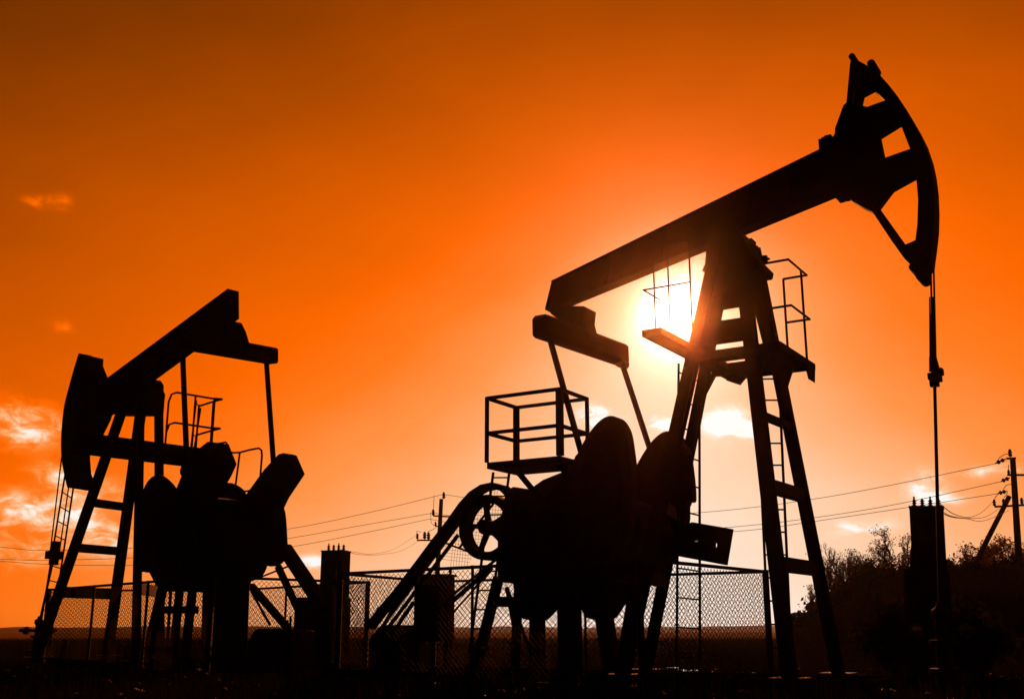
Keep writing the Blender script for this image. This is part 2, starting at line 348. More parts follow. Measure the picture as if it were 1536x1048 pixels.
    for k in range(5):
        a = .5 + k * 2 * math.pi / 5; m.bar(c, c + V((math.cos(a), 0, math.sin(a))) * (ri + .02), .08, .09, (0, 1, 0), .06)
    m.build('spoke', 'dark', pu); m = MB(); m.lathe([(.12, -.16), (.12, .7)], c, 'Y', 14); m.build('hub', 'dark', pu)
    # guard band over pulley and down to the motor
    gp = L([z3(*p) for p in [(500, 850), (560, 772), (640, 680), (740, 550), (822, 440), (900, 340), (960, 255), (1010, 200), (1060, 168), (1112, 157), (1160, 170), (1190, 200), (1215, 250)]], yp - .05)
    m = MB()
    for i in range(len(gp) - 1):
        d = (gp[i + 1] - gp[i]).normalized(); d2 = (gp[min(i + 2, len(gp) - 1)] - gp[i]).normalized(); d0 = (gp[i + 1] - gp[max(i - 1, 0)]).normalized()
        na, nb = V((-d0.z, 0, d0.x)) * .05, V((-d2.z, 0, d2.x)) * .05
        m.prism([gp[i] - na, gp[i + 1] - nb, gp[i + 1] + nb, gp[i] + na], yp - .1, yp + .1)
    gd = m.build('belt_guard', 'dark', root)
    m = MB()
    for a, b, wd in (((940, 400), (600, 850), .05), ((1105, 560), (915, 722), .06), ((1105, 572), (915, 780), .025), ((860, 432), (1020, 492), .03), ((1130, 225), (945, 465), .03), ((700, 620), (560, 870), .05), ((720, 730), (640, 850), .05)):
        m.bar(P(z3(*a), yp + .12), P(z3(*b), yp + .12), wd, wd)
    m.build('guard_strut', 'dark', gd)
    m = MB(); pa = [P(z3(*p), yp + .16) for p in ((1130, 165), (870, 440), (850, 570), (985, 560), (1020, 480), (1160, 300))]
    xs = [p.x for p in pa]; zs = [p.z for p in pa]
    def clip(p0, d):                        # wire inside the panel outline
        hits = []
        for i in range(len(pa)):
            a, b = pa[i], pa[(i + 1) % len(pa)]; ex, ez = b.x - a.x, b.z - a.z; den = d.x * ez - d.z * ex
            if abs(den) < 1e-9: continue
            t_ = ((a.x - p0.x) * ez - (a.z - p0.z) * ex) / den; u = ((a.x - p0.x) * d.z - (a.z - p0.z) * d.x) / den
            if 0 <= u <= 1: hits.append(t_)
        if len(hits) >= 2: m.tube([p0 + d * min(hits), p0 + d * max(hits)], .003, 3, False)
    k = min(xs)
    while k < max(xs): clip(V((k, yp + .16, 0)), V((.12, 0, 1))); k += .055
    k = min(zs) - .4
    while k < max(zs) + .4: clip(V((0, yp + .16, k)), V((1, 0, -.12))); k += .055
    m.build('wire_mesh', 'mesh', gd)
    mc = P((572, 945), yp); m = MB(); m.lathe([(.2, -.1), (.27, -.06), (.27, .55), (.2, .62)], V((mc.x, yp + .2, .62)), 'Y', 18)
    for k in range(10):
        a = k * .628; m.bar(V((mc.x + .27 * math.cos(a), yp + .2, .62 + .27 * math.sin(a))), V((mc.x + .27 * math.cos(a), yp + .7, .62 + .27 * math.sin(a))), .03, .03)
    m.box(mc.x - .25, mc.x + .25, yp + .2, yp + .75, .18, .42); mo = m.build('motor', 'dark', root)
    m = MB(); m.lathe([(.16, -.1), (.16, .1)], V((mc.x, yp, .62)), 'Y', 20); m.build('motor_pulley', 'dark', mo)
    m = MB()
    for dz in (1, -1):
        a = V((mc.x, yp, .62)); d = (c - a).normalized(); nrm = V((-d.z, 0, d.x)) * dz
        m.bar(a + nrm * .16, c + nrm * (ro - .02), .08, .02, (0, 1, 0))
    m.build('drive_belt', 'rubber', root)
    # --- service platform with cage
    p0 = P((730, 703), -1.5); zs_ = p0.z
    Nn, Fr_, Ff = f.H((821, 689), zs_), f.H((780, 719), zs_), f.H((863, 698), zs_)
    X0, X1, Y0, Y1 = p0.x, (Nn.x + Ff.x) / 2, p0.y, (Fr_.y + Ff.y) / 2
    m = MB(); m.box(X0, X1, Y0, Y1, zs_, zs_ + .1); sp = m.build('service_platform', 'dark', root, .008)
    ht = P((740, 596), Y0).z - zs_; m = MB()
    for zz in (ht, ht * .5):
        q = [V((a, b, zs_ + zz)) for a, b in ((X0, Y0), (X1, Y0), (X1, Y1), (X0, Y1))]
        for i in range(4): m.bar(q[i], q[(i + 1) % 4], .05, .05)
    m.build('railing', 'dark', sp)
    for a, b, wd in ((X0, Y0, .05), (X1, Y0, .09), (X1, Y1, .05), (X0, Y1, .08)): MB().bar(V((a, b, zs_ + .1)), V((a, b, zs_ + ht + .02)), wd, wd).build('railing_post', 'dark', sp)
    for a, b in ((X1 - .1, Y0 + .1), (X1 - .1, Y1 - .1), (X0 + .35, Y0 + .3)): MB().bar(V((a, b, zs_)), V((a + .3, max(b, -.5), zs_ - .7)), .07, .07).build('bracket', 'dark', sp)
    ladder(f, P((740, 708), Y0 + .15), P((704, 980), Y0 + .15), P((764, 708), Y0 + .45), P((728, 980), Y0 + .45), 10, root)
    return f

# ================================================================== REAR PUMP JACK
def rear_jack():
    O = at(214, 945, 25.5); O.z = 0
    f = Frame(O, -.73, .68); P, L = f.P, f.L
    root = empty('pump_jack', O, f.rz)
    tag(root, 'smaller looking pump jack farther back with its horsehead lowered and its tail end raised', 'pump jack')
    w = .15
    a, b = P(z1(478, 522), w), P(z1(1048, 100), w); c, d = P(z1(1103, 240), -w), P(z1(500, 682), -w); e = P(z1(1103, 120), -w)
    m = MB(); q = lambda p: V((p.x, 0, p.z))
    a, b, c, d, e = map(q, (a, b, c, d, e)); n = V((-(b - a).z, 0, (b - a).x)).normalized(); n = n if n.z > 0 else -n
    m.prism([a, b, c, d], -.05, .05); m.prism([a, b, b - n * .03, a - n * .03], -w, w)
    low = d + (c - d) * 1.0; m.prism([d, low, low + n * .03, d + n * .03], -w, w)
    m.prism([b - n * .032, c + n * .032, c + n * .032 + (d - c) * .004, b - n * .032 + (a - b) * .004], -w, w)
    for k in (.3, .5, .75): m.bar(a.lerp(b, k) - n * .033, d.lerp(c, k) + n * .033, .26, .03)
    m.build('walking_beam', 'paint', root, .006)
    out = [(390, 405), (462, 422), (460, 455), (484, 515), (520, 560), (565, 630), (500, 685), (497, 700), (455, 785), (440, 766), (422, 776), (402, 800), (400, 880), (405, 950), (428, 1012), (415, 1032), (340, 1020), (325, 960), (312, 880), (310, 800), (315, 720), (325, 640), (345, 560), (370, 470)]
    arc = [(390, 405), (370, 470), (345, 560), (325, 640), (315, 720), (310, 800), (312, 880), (325, 960), (340, 1020)]; fine = []
    for i in range(len(arc) - 1):
        p0, p1, p2, p3 = (V((*arc[max(0, min(len(arc) - 1, j))], 0)) for j in (i - 1, i, i + 1, i + 2))
        for k in range(4): u = k / 4; fine.append(tuple(.5 * (2 * p1 + (p2 - p0) * u + (2 * p0 - 5 * p1 + 4 * p2 - p3) * u * u + (3 * p1 - p0 - 3 * p2 + p3) * u ** 3))[:2])
    fine.append(arc[-1]); out = out[1:16] + fine[::-1]
    head = plate('horsehead', L([z1(*p) for p in out], 0), [L([z1(*p) for p in ((456, 486), (466, 522), (443, 532), (441, 508))], 0)], .09, 0, 'paint', root)
    ap = L([z1(*p) for p in fine], 0); m = MB()
    for i in range(len(ap) - 1): m.prism([ap[i] + V((.003, 0, 0)), ap[i + 1] + V((.003, 0, 0)), ap[i + 1] - V((.05, 0, 0)), ap[i] - V((.05, 0, 0))], -.17, .17)
    m.build('arc_plate', 'paint', head)
    # bridle and rod
    tp, cb, rb = P(zf(352, 440), 0), P(zf(285, 950), 0), P((58, 938), 0)
    m = MB()
    for s in (-1, 1): m.tube([tp + V((0, s * .15, 0)), cb + V((0, s * .12, 0))], .018, 6)
    br = m.build('bridle', 'rope', root)
    m = MB(); m.box(cb.x - .12, cb.x + .12, -.2, .2, cb.z - .1, cb.z + .1); m.box(cb.x - .07, cb.x + .07, -.1, .1, cb.z + .1, cb.z + .35); m.box(cb.x - .08, cb.x + .08, -.1, .1, cb.z - .25, cb.z - .1); m.build('carrier_bar', 'dark', br, .01)
    m = MB(); m.tube([cb, rb], .03, 8); m.build('polished_rod', 'rope', br, smooth=True)
    # samson post, near side is +y
    lt = dict(nf=((187, 604), (60, 970), .3, 1.0, .2), ff=((213, 604), (163, 970), -.3, -.95, .21), nr=((211, 604), (204, 970), .3, 1.0, .15), fr=((238, 584), (240, 970), -.3, -.95, .17))
    leg = {}
    for k, (a, b, y0, y1, wd) in lt.items():
        p, q_ = P(a, y0), P(b, y1); q_ = p + (q_ - p) * ((.19 - p.z) / (q_.z - p.z)); leg[k] = (p, q_)
        mm = MB(); mm.ibeam(p, q_, wd, wd * .9, (1, 0, 0)); mm.box(q_.x - .25, q_.x + .25, q_.y - .25, q_.y + .25, .17, .2); mm.build('leg', 'paint', root)
    def on(k, z):
        p, q_ = leg[k]; return p.lerp(q_, (z - p.z) / (q_.z - p.z))
    for py, hh in ((752, .19), (819, .2), (886, .26)):
        z = P((150, py), .5).z
        m = MB(); m.bar(on('nf', z), on('ff', z), hh, .12, (0, 0, 1)); m.build('cross_brace', 'paint', root)
        m = MB(); m.bar(on('nr', z), on('fr', z), hh * .9, .12, (0, 0, 1)); m.build('cross_brace', 'paint', root)
    m = MB(); m.prism(L([z1(*p) for p in [(575, 600), (590, 560), (660, 545), (690, 530), (720, 522), (745, 526), (757, 545), (757, 575), (764, 585), (755, 690), (590, 690), (575, 650)]], -.3), -.3, .15); m.build('saddle_bearing', 'paint', root, .02)
    # platform ring
    zp = P((150, 660), 1.3).z
    Dn, An, Bn, Cn = f.H((149, 662), zp), f.H((97, 675), zp), f.H((257, 701), zp), f.H((309, 689), zp)
    x0, x1, y1, y0 = (Dn.x + Cn.x) / 2, (An.x + Bn.x) / 2 - .3, (An.y + Dn.y) / 2, (Bn.y + Cn.y) / 2
    pl = MB(); th = .22
    for (X0, X1, Y0, Y1) in ((x0, x0 + .6, y0, y1), (x1 - .6, x1, y0, y1), (x0 + .602, x1 - .602, y0, y0 + .6), (x0 + .602, x1 - .602, y1 - .6, y1)):
        for (aa, b_, c_, d_) in ((X0, X1, Y0, Y0 + .07), (X0, X1, Y1 - .07, Y1), (X0, X0 + .07, Y0 + .07, Y1 - .07), (X1 - .07, X1, Y0 + .07, Y1 - .07)): pl.box(aa, b_, c_, d_, zp - .04, zp + th)
        pl.box(X0 + .07, X1 - .07, Y0 + .07, Y1 - .07, zp + .12, zp + .15)
    plo = pl.build('platform', 'dark', root)
    hz = P((314, 603), y0).z - zp; r_ = .026; ym = y0 + (y1 - y0) * .42
    for zz in (hz, hz * .5):
        m = MB(); pth = [V((x0 + .1, ym, zp + zz - .25)), V((x0 + .02, ym - .02, zp + zz - .06)), V((x0, ym - .15, zp + zz)), V((x0, y0 + .2, zp + zz)), V((x0 - .12, y0 + .03, zp + zz)), V((x0 - .1, y0 - .02, zp + zz)), V((x0 + .2, y0 + .03, zp + zz - .02)), V((x0 + .9, y0 + .03, zp + zz - .05))]
        m.tube(pth, r_, 8); m.build('railing', 'dark', plo)
    for aa, b_ in ((x0 + .1, ym), (x0 + .01, (ym + y0) / 2), (x0 + .02, y0 + .12), (x0 + .22, y0 + .03), (x0 + .9, y0 + .03)): MB().tube([V((aa, b_, zp + .1)), V((aa, b_, zp + hz - (.25 if b_ == ym else .01)))], r_, 8).build('railing_post', 'dark', plo)
    ladder(f, f.P(zf(355, 440), y1), f.P((56, 968), y1), f.P(zf(402, 480), y1), f.P((74, 968), y1), 13, root)
    ladder(f, f.P(z1(905, 615), y0), f.P((283, 700), y0), f.P(z1(925, 650), y0), f.P((287, 700), y0), 3, root)
    # tail bearing, equalizer, pitman arms
    m = MB(); m.prism(L([z1(*p) for p in [(930, 260), (1073, 250), (1092, 290), (1110, 352), (1100, 400), (960, 400), (900, 380)]], 0), -.24, .24); m.build('tail_bearing', 'paint', root, .01)
    N, Q = P(z1(838, 392), 1.45), P(z1(1250, 428), -1.45)
    N = P(z1(852, 340), 1.45); Q = P(z1(1262, 413), -1.3)
    m = MB(); m.bar(N, Q, .36, .32, (0, 0, 1)); m.build('equalizer', 'paint', root, .04)
    for a, b, y in ((z1(842, 400), z1(862, 940), 1.15), (z1(1228, 440), z1(1262, 930), -1.15)):
        m = MB(); p, q_ = P(a, y), P(b, y); m.tube([p, q_], .06, 10); po = m.build('pitman_arm', 'paint', root, smooth=True)
        m = MB(); m.lathe([(.11, -.1), (.11, .1)], q_, 'Y', 12); m.build('wrist_pin', 'dark', po)
    # cranks: straight arm with six-sided tip, rounded counterweight
    arms = [([(250, 790), (284, 706), (307, 673), (320, 663), (335, 665), (346.7, 694.6), (338, 714), (310, 760), (285, 830)], 1.0),
            ([(372, 748), (404, 681 + 23), (425, 682), (432, 680), (438, 682), (450, 710), (426, 746), (400, 800), (375, 845)], -1.0)]
    wts = [([(211, 800), (213, 750), (225, 720), (240, 712), (255, 722), (266, 737), (285, 775), (292, 810), (288, 850), (266, 880), (240, 880), (226, 858), (214, 838)], 1.2),
           ([(320, 742), (329, 727), (347, 724), (364, 734), (373, 748), (400, 752), (419, 757), (426, 767), (429, 805), (429, 830), (421, 845), (405, 849), (388, 843), (360, 850), (330, 830)], -1.2)]
    for (ar, y), (wt, yw) in zip(arms, wts):
        pts = L(ar, y); m = MB(); m.prism(pts, y - .14, y + .14); ck = m.build('crank', 'paint', root, .015)
        m = MB(); s = 1 if y > 0 else -1; m.prism(L(rounded(wt), yw), min(y + s * .142, yw + s * .06), max(y + s * .142, yw + s * .06)); m.build('counterweight', 'dark', ck, .03)
        m = MB(); q_ = P(z1(1322, 938) if y < 0 else z1(1005, 880), y); m.lathe([(.05, -.17), (.05, .17)], q_, 'Y', 6); m.build('bolt', 'dark', ck)
    # gearbox, stand, base
    m = MB(); m.prism(L([(219, 795), (219, 840), (232, 858), (236, 884)], .55) + L([(372, 890), (386, 850), (394, 800), (372, 752), (330, 745)], -.6) + L([(250, 750), (230, 770)], .55), -.6, .55); m.build('gearbox', 'paint', root, .03)
    m = MB(); m.prism(L([zc(*p) for p in [(120, 0), (100, 80), (110, 130), (160, 132), (170, 118), (190, 138), (235, 130), (250, 110), (300, 40), (300, 0)]], .9), .8, 1.0); m.build('brake_drum', 'dark', root)
    m = MB(); m.prism(L([(304, 850), (300, 990)], .5)[::-1] + L([(372, 850), (376, 862), (371, 990)], -.4), -.4, .5); m.build('gearbox_pedestal', 'paint', root, .02)
    for a, b, y, wd in ((zc(325, 330), zc(190, 900), .7, .17), (zc(318, 330), zc(300, 900), -.3, .12), (zc(420, 330), zc(385, 900), .3, .05), (zc(520, 330), zc(465, 900), .6, .13), (zc(665, 330), zc(600, 900), -.6, .15)):
        p, q_ = P(a, y), P(b, y); q_ = p + (q_ - p) * ((.19 - p.z) / (q_.z - p.z)); m = MB(); m.bar(p, q_, wd, min(wd, .15), (1, 0, 0)); m.build('stand_leg', 'paint', root)
    m = MB(); m.bar(P(zc(300, 555), .5), P(zc(700, 555), .5), .14, .15, (0, 1, 0)); m.build('stand_rail', 'paint', root)
    m = MB()
    for y in (-.95, .95): m.ibeam(V((-6.5, y, .1)), V((2.5, y, .1)), .22, .16)
    for k in range(8): m.box(-6.4 + k * 1.15, -6.25 + k * 1.15, -.838, .838, .05, .165)
    m.build('base_frame', 'base', root)
    # pulley below the right counterweight, motor slide struts
    y = -.9; c = P((381, 840), y); ro = (P((381, 812), y).z - P((381, 866), y).z) / 2; m = MB()
    for k in range(28):
        a0, a1 = k * math.pi / 14, (k + 1) * math.pi / 14
        m.prism([V((c.x + r * math.cos(t_), 0, c.z + r * math.sin(t_))) for r, t_ in ((ro, a0), (ro, a1), (ro * .7, a1), (ro * .7, a0))], y - .1, y + .1)
    pu = m.build('pulley', 'dark', root); m = MB()
    for k in range(5): t_ = k * 1.2566 + .2; m.bar(c, c + V((math.cos(t_), 0, math.sin(t_))) * ro * .72, .07, .07)
    m.build('spoke', 'dark', pu)
    m = MB()
    for a, b, wd in (((427, 822), (487, 912), .22), ((417, 849), (457, 935), .11), ((376, 878), (433, 943), .12), ((378, 888), (405, 937), .04), ((432, 849), (378, 870), .03)): m.bar(P(a, y), P(b, y), wd, wd)
    m.build('belt_guard', 'dark', root)
    # service rail at the right
    m = MB(); yy = -1.6
    m.tube(L([z1(*p) for p in [(940, 860), (942, 830), (985, 818), (1040, 808), (1052, 822), (1050, 850), (1075, 856), (1105, 855), (1150, 843), (1192, 835), (1205, 845), (1207, 870), (1195, 1022), (1120, 1036)]], yy), .024, 8)
    m.tube(L([z1(1105, 855), z1(1085, 1010)], yy), .024, 8); m.tube(L([z1(1050, 850), z1(1032, 1000)], yy), .024, 8); m.tube(L([z1(1195, 1022), z1(1190, 1200)], yy), .024, 8)
    m.build('service_railing', 'dark', root)
    return f

f1 = front_jack(); f2 = rear_jack()

# ================================================================== wellheads
def wellhead(name, top, label, rot, s=1.):
    r = empty('wellhead', (top.x, top.y, 0), rot); tag(r, label, 'wellhead')
    m = MB(); m.lathe([(.13, 0), (.13, .25), (.2, .25), (.2, .32), (.1, .32), (.1, .62), (.17, .62), (.17, .68), (.08, .68), (.08, .95), (.11, .96), (.11, 1.06), (.05, 1.1), (.035, 1.16)], (0, 0, 0), 'Z', 16); m.build('casing', 'dark', r)
    m = MB(); m.tube([(0, 0, .2), (.3, 0, .2), (.36, 0, .14), (.36, 0, -.05)], .05, 10); m.build('flow_line', 'dark', r); MB().tube([(-.45, 0, .8), (.45, 0, .8)], .035, 8).build('cross_pipe', 'dark', r)
    for x, z in ((.2, .2), (-.3, .8), (.3, .8)):
        m = MB(); m.lathe([(.08, -.06), (.09, 0), (.08, .06)], (x, 0, z), 'X', 10); m.tube([(x, 0, z), (x, -.2, z)], .015, 6); v = m.build('valve', 'steel', r)
        m = MB()
        pts = [V((x + .09 * math.cos(k * math.pi / 8), -.2, z + .09 * math.sin(k * math.pi / 8))) for k in range(17)]
        m.tube(pts, .01, 5); m.bar((x - .09, -.2, z), (x + .09, -.2, z), .012); m.bar((x, -.2, z - .09), (x, -.2, z + .09), .012); m.build('handwheel', 'steel', v)
wellhead('w', at(1411, 930, (f1.O + f1.U * f1.P(1410.5, 925, 0).x).y), 'dark wellhead with handwheels under the hanging rod of the front pump jack', R(-20))
q = f2.P((58, 938), 0); wp = f2.O + f2.U * q.x
wellhead('w', wp, 'dark wellhead at the lower left edge under the rear pump jack', R(30))

# ================================================================== fences
def fence(corners, label, sides, H=1.75):
    c = [V((p.x, p.y, 0)) for p in corners]; r = empty('chain_link_fence', c[0]); O = c[0]
    tag(r, label, 'fence', 'chain link fences round the pump jacks')
    for i, j in sides:
        a, b = c[i] - O, c[j] - O; d = (b - a); Ln = d.length; d.normalize(); up = V((0, 0, 1)); lean = d.cross(up) * .0
        m = MB(); pit = .105; sl = .92
        k = -(H - .1) / sl
        while k < Ln:
            for sgn in (1, -1):
                s0, s1 = k, k + (H - .1) / sl
                if sgn < 0: s0, s1 = s1, s0
                za_, zb_ = .06, H - .04
                def cut(s_, z_, so, zo):
                    t_ = max(0, min(Ln, s_)); return t_, z_ + (zo - z_) * ((t_ - s_) / (so - s_))
                p0 = cut(s0, za_, s1, zb_); p1 = cut(s1, zb_, s0, za_)
                if abs(p0[0] - p1[0]) > .01:
                    off = d.cross(up) * (.003 * sgn)
                    m.tube([a + d * p0[0] + up * p0[1] + off, a + d * p1[0] + up * p1[1] + off], .005, 3, False)
            k += pit * (1 + random.uniform(-.05, .05))
        m.build('wire_mesh', 'mesh', r)
        m = MB(); m.bar(a + up * H, b + up * H, .05, .05, (0, 0, 1)); m.build('rail', 'dark', r); m = MB(); m.bar(a + up * .06, b + up * .06, .04, .04, (0, 0, 1)); m.build('rail', 'dark', r)
        n = max(1, round(Ln / 3))
        for k in range(n if (i, j) != sides[-1] or len(sides) > 3 else n + 1):
            m = MB(); p = a + d * (Ln * k / n); wd = .09 if k == 0 else .045; m.bar(p, p + up * (H + .03), wd, wd, (1, 0, 0)); m.build('post', 'dark', r)
    return r
A, N, B, Fr = gz(511, 860, 1.75), gz(958, 838, 1.75), gz(1148, 857, 1.75), gz(652, 872, 1.75)
fence([A, N, B, Fr], 'chain link fence round the cranks of the front pump jack', [(0, 1), (1, 2), (2, 3), (3, 0)])
Rr, Nn, Lf, Ff = gz(552, 873, 1.75), gz(320, 865, 1.75), gz(74, 884, 1.75), gz(330, 886, 1.75)
fence([Rr, Nn, Lf, Ff], 'chain link fence round the rear pump jack at left', [(0, 1), (1, 2), (2, 3), (3, 0)])

# ================================================================== transformer kiosks, cabinet
def kiosk(base, w, h, label, rz, lw, lh):
    r = empty('transformer_kiosk', base, rz); tag(r, label, 'transformer', 'transformer kiosks with insulators on top')
    m = MB(); m.box(-w / 2, w / 2, -w / 2, w / 2, lh - .05, h); b = m.build('tower', 'cab', r, .01)
    m = MB(); m.box(-w / 2 - .01, w / 2 + .01, -w / 2 - .01, w / 2 + .01, h, h + .025); m.build('roof', 'cab', r)
    m = MB(); m.box(-w / 2 - lw, w / 2 + .03, -w / 2 - .35, w / 2 + .05, .0, lh); m.build('lower_cabinet', 'cab', r, .012)
    m = MB(); m.box(-w / 2 + .05, w / 2 - .05, -w / 2 - .02, -w / 2 - .002, lh + .15, h - .2); dr = m.build('door', 'cab', r, .006)
    m = MB(); m.tube([(w * .3, -w / 2 - .05, (h + lh) / 2 - .1), (w * .3, -w / 2 - .05, (h + lh) / 2 + .1)], .012, 6); m.build('handle', 'steel', dr)
    for k in range(4):
        x = -w / 2 + .07 + k * (w - .14) / 3; m = MB(); pr = [(.022, 0)]
        for j in range(3): pr += [(.022, .02 + j * .035), (.042, .03 + j * .035), (.022, .045 + j * .035)]
        pr += [(.014, .13), (.014, .17 - .03 * (k % 2))]; m.lathe(pr, (x, .0, h + .025), 'Z', 10); m.build('insulator', 'cer', r)
    return r
p = at(499.5, 945, 25.0); kiosk((p.x, p.y, 0), .5, 2.5, 'left transformer kiosk between the two pump jacks with cabinet at its foot', R(-14), .42, 1.5)
p = at(1399, 945, 17.5); k2 = kiosk((p.x - .03, p.y, 0), .5, 2.66, 'right transformer kiosk behind the hanging rod of the front pump jack', R(-21), .12, 1.7)
k2.rotation_euler.y = R(2.2)
m = MB(); q = k2.location; m.tube([at(1370, 784, 17.3), at(1366, 856, 17.3), at(1362, 930, 17.3), V((at(1362, 930, 17.3).x, 17.3, 0))], .018, 6); tag(m.build('cable_conduit', 'dark'), 'thin conduit pipe standing beside the right transformer kiosk', 'pipe')
p = at(651, 945, 19.0); r = empty('control_cabinet', (p.x, p.y, 0), R(-12)); tag(r, 'wide control cabinet on short legs left of the front pump jack stand', 'cabinet')
m = MB(); m.box(-.3, .3, -.2, .2, .62, 1.68); m.build('body', 'cab', r, .012)
m = MB(); m.box(-.33, .33, -.24, .23, 1.68, 1.715); m.build('roof', 'cab', r)
m = MB(); m.box(-.27, .27, -.22, -.202, .68, 1.62); dr = m.build('door', 'cab', r, .006)
m = MB(); m.tube([(.2, -.245, 1.1), (.2, -.245, 1.25)], .012, 6); m.build('handle', 'steel', dr)
for sx in (-.24, .24):
    m = MB(); m.bar((sx, 0, 0), (sx, 0, .62), .08, .3, (1, 0, 0)); m.build('leg', 'dark', r)
m = MB(); m.lathe([(.02, 0), (.03, .06), (.02, .09)], (.27, 0, 1.715), 'Z', 8); m.build('cable_gland', 'dark', r)

# lying tank, oil drum bits near the middle
p = at(424, 945, 22.5); r = empty('lying_tank', (p.x, p.y, 0), R(-16)); tag(r, 'low dark round-edged tank lying left of the left kiosk', 'tank')
m = MB(); m.loft([V((x, -.5, z)) for x, z in [(-.5, .05), (.48, .05), (.48, .82), (-.3, .84), (-.42, .76), (-.5, .55)]], [V((x, .5, z)) for x, z in [(-.5, .05), (.48, .05), (.48, .82), (-.3, .84), (-.42, .76), (-.5, .55)]]); m.build('shell', 'dark', r, .04)
m = MB()
for x, h in ((.1, 1.0), (.16, 1.08), (.27, .98)): m.tube([(x, 0, .8), (x, 0, h)], .025, 8)
m.build('pipe_stub', 'dark', r)

# ================================================================== poles and wires
def ins(m_, c, s=1.):
    pr = [(.03 * s, 0)]
    for j in range(2): pr += [(.06 * s, .05 * s + j * .1 * s), (.09 * s, .08 * s + j * .1 * s), (.05 * s, .11 * s + j * .1 * s)]
    pr += [(.06 * s, .26 * s), (.03 * s, .3 * s)]; m_.lathe(pr, c, 'Z', 10)
# right pole
Y = 51.; tp = at(1519, 687, Y); bt = at(1536, 972, Y); bt = tp + (bt - tp) * ((0 - tp.z) / (bt.z - tp.z)); r = empty('utility_pole', (bt.x, bt.y, 0)); B0 = V((bt.x, bt.y, 0))
tag(r, 'power pole with slanted brace at the right edge of the picture', 'utility pole', 'wooden power poles')
m = MB(); m.tube([bt - B0 - V((0, 0, .3)), tp - B0], [.19, .125], 12); m.build('pole', 'wood', r)
m = MB(); a = at(1514, 744, Y - .2); b = at(1452, 866, Y - .2); b = a + (b - a) * ((.4 - a.z) / (b.z - a.z)); m.tube([a - B0, b - B0], [.11, .13], 10); m.build('brace', 'wood', r)
def arm(pts, Yy, w=.09):
    m = MB(); m.bar(at(*pts[0], Yy) - B0, at(*pts[1], Yy) - B0, w, w); return m.build('crossarm', 'dark', r)
arm([ze(860, 340), ze(1180, 342)], Y); arm([ze(735, 652), ze(1180, 628)], Y)
m = MB(); m.bar(at(*ze(850, 180), Y) - B0, at(*ze(940, 176), Y) - B0, .09, .09); m.build('crossarm', 'dark', r)
for p, s in ((ze(889, 165), 1.3), (ze(875, 350), 1.), (ze(733, 648), 1.1), (ze(825, 640), 1.1), (ze(1003, 630), 1.1), (ze(1120, 340), 1.), (ze(1120, 628), 1.)):
    m = MB(); ins(m, at(*p, Y) - B0, s * .95); m.build('insulator', 'cer', r)
for a, b in ((ze(740, 228), ze(840, 185)), (ze(795, 405), ze(880, 368)), (ze(765, 522), ze(850, 500))):
    m = MB(); P0, P1 = at(*a, Y) - B0, at(*b, Y) - B0
    m.tube([P0.lerp(P1, t_) for t_ in (0, .2, .22, .4, .42, .6, .62, .8, .82, 1)], [.03, .03, .09, .09, .04, .04, .09, .09, .03, .03], 8); m.build('strain_insulator', 'cer', r)
m = MB()
for pp in ([(889, 130), (830, 140), (780, 170), (750, 225)], [(870, 240), (868, 300), (875, 330)], [(900, 430), (850, 440), (820, 480)], [(730, 600), (740, 560), (770, 525)], [(860, 500), (850, 540), (825, 560)]):
    m.tube([at(*ze(*p), Y) - B0 for p in pp], .016, 5)
m.build('jumper_wire', 'wire', r)
# centre pole
Y = 68.; tp = at(662, 748, Y); bt = at(650, 965, Y); bt = tp + (bt - tp) * ((0 - tp.z) / (bt.z - tp.z)); r = empty('utility_pole', (bt.x, bt.y, 0)); B0 = V((bt.x, bt.y, 0))
tag(r, 'distant power pole with small crossarms between the two pump jacks', 'utility pole', 'wooden power poles')
m = MB(); m.tube([bt - B0 - V((0, 0, .3)), tp - B0], [.19, .12], 12); m.build('pole', 'wood', r)
arm([z3(738, 425), z3(860, 425)], Y); arm([z3(818, 305), z3(900, 310)], Y)
for p, s in ((z3(870, 222), 1.4), (z3(818, 304), 1.3), (z3(830, 358), 1.), (z3(740, 420), 1.2), (z3(776, 420), 1.5), (z3(795, 422), 1.5)):
    m = MB(); ins(m, at(*p, Y) - B0, s); m.build('insulator', 'cer', r)
m = MB(); m.bar(at(*z3(830, 358), Y) - B0, at(*z3(852, 356), Y) - B0, .07, .07)
for pp in ([(822, 205), (820, 280)], [(805, 290), (808, 340), (825, 355)], [(738, 400), (735, 380), (760, 385)], [(790, 385), (830, 365)]): m.tube([at(*z3(*p), Y) - B0 for p in pp], .016, 5)
m.build('jumper_wire', 'wire', r)

def wire(pts, label, r_=.014, grp='power lines between the poles'):
    P_ = []                                   # smooth curve through the survey points
    for i in range(len(pts) - 1):
        p0, p1, p2, p3 = pts[max(i - 1, 0)], pts[i], pts[i + 1], pts[min(i + 2, len(pts) - 1)]
        for k in range(10):
            t_ = k / 10; P_.append(.5 * ((2 * p1) + (p2 - p0) * t_ + (2 * p0 - 5 * p1 + 4 * p2 - p3) * t_ * t_ + (3 * p1 - p0 - 3 * p2 + p3) * t_ ** 3))
    P_.append(pts[-1]); m = MB(); m.tube(P_, r_, 5); o = m.build('power_line', 'wire')
    tag(o, label, 'cable', grp)
def span(lst, Ya, Yb):
    n = len(lst); x0, x1 = lst[0][0], lst[-1][0]
    out = []
    for p in lst:
        # depth along a straight span in plan between its two ends
        t = (p[0] - x0) / (x1 - x0); out.append(at(p[0], p[1], 1 / ((1 - t) / Ya + t / Yb)))
    return out
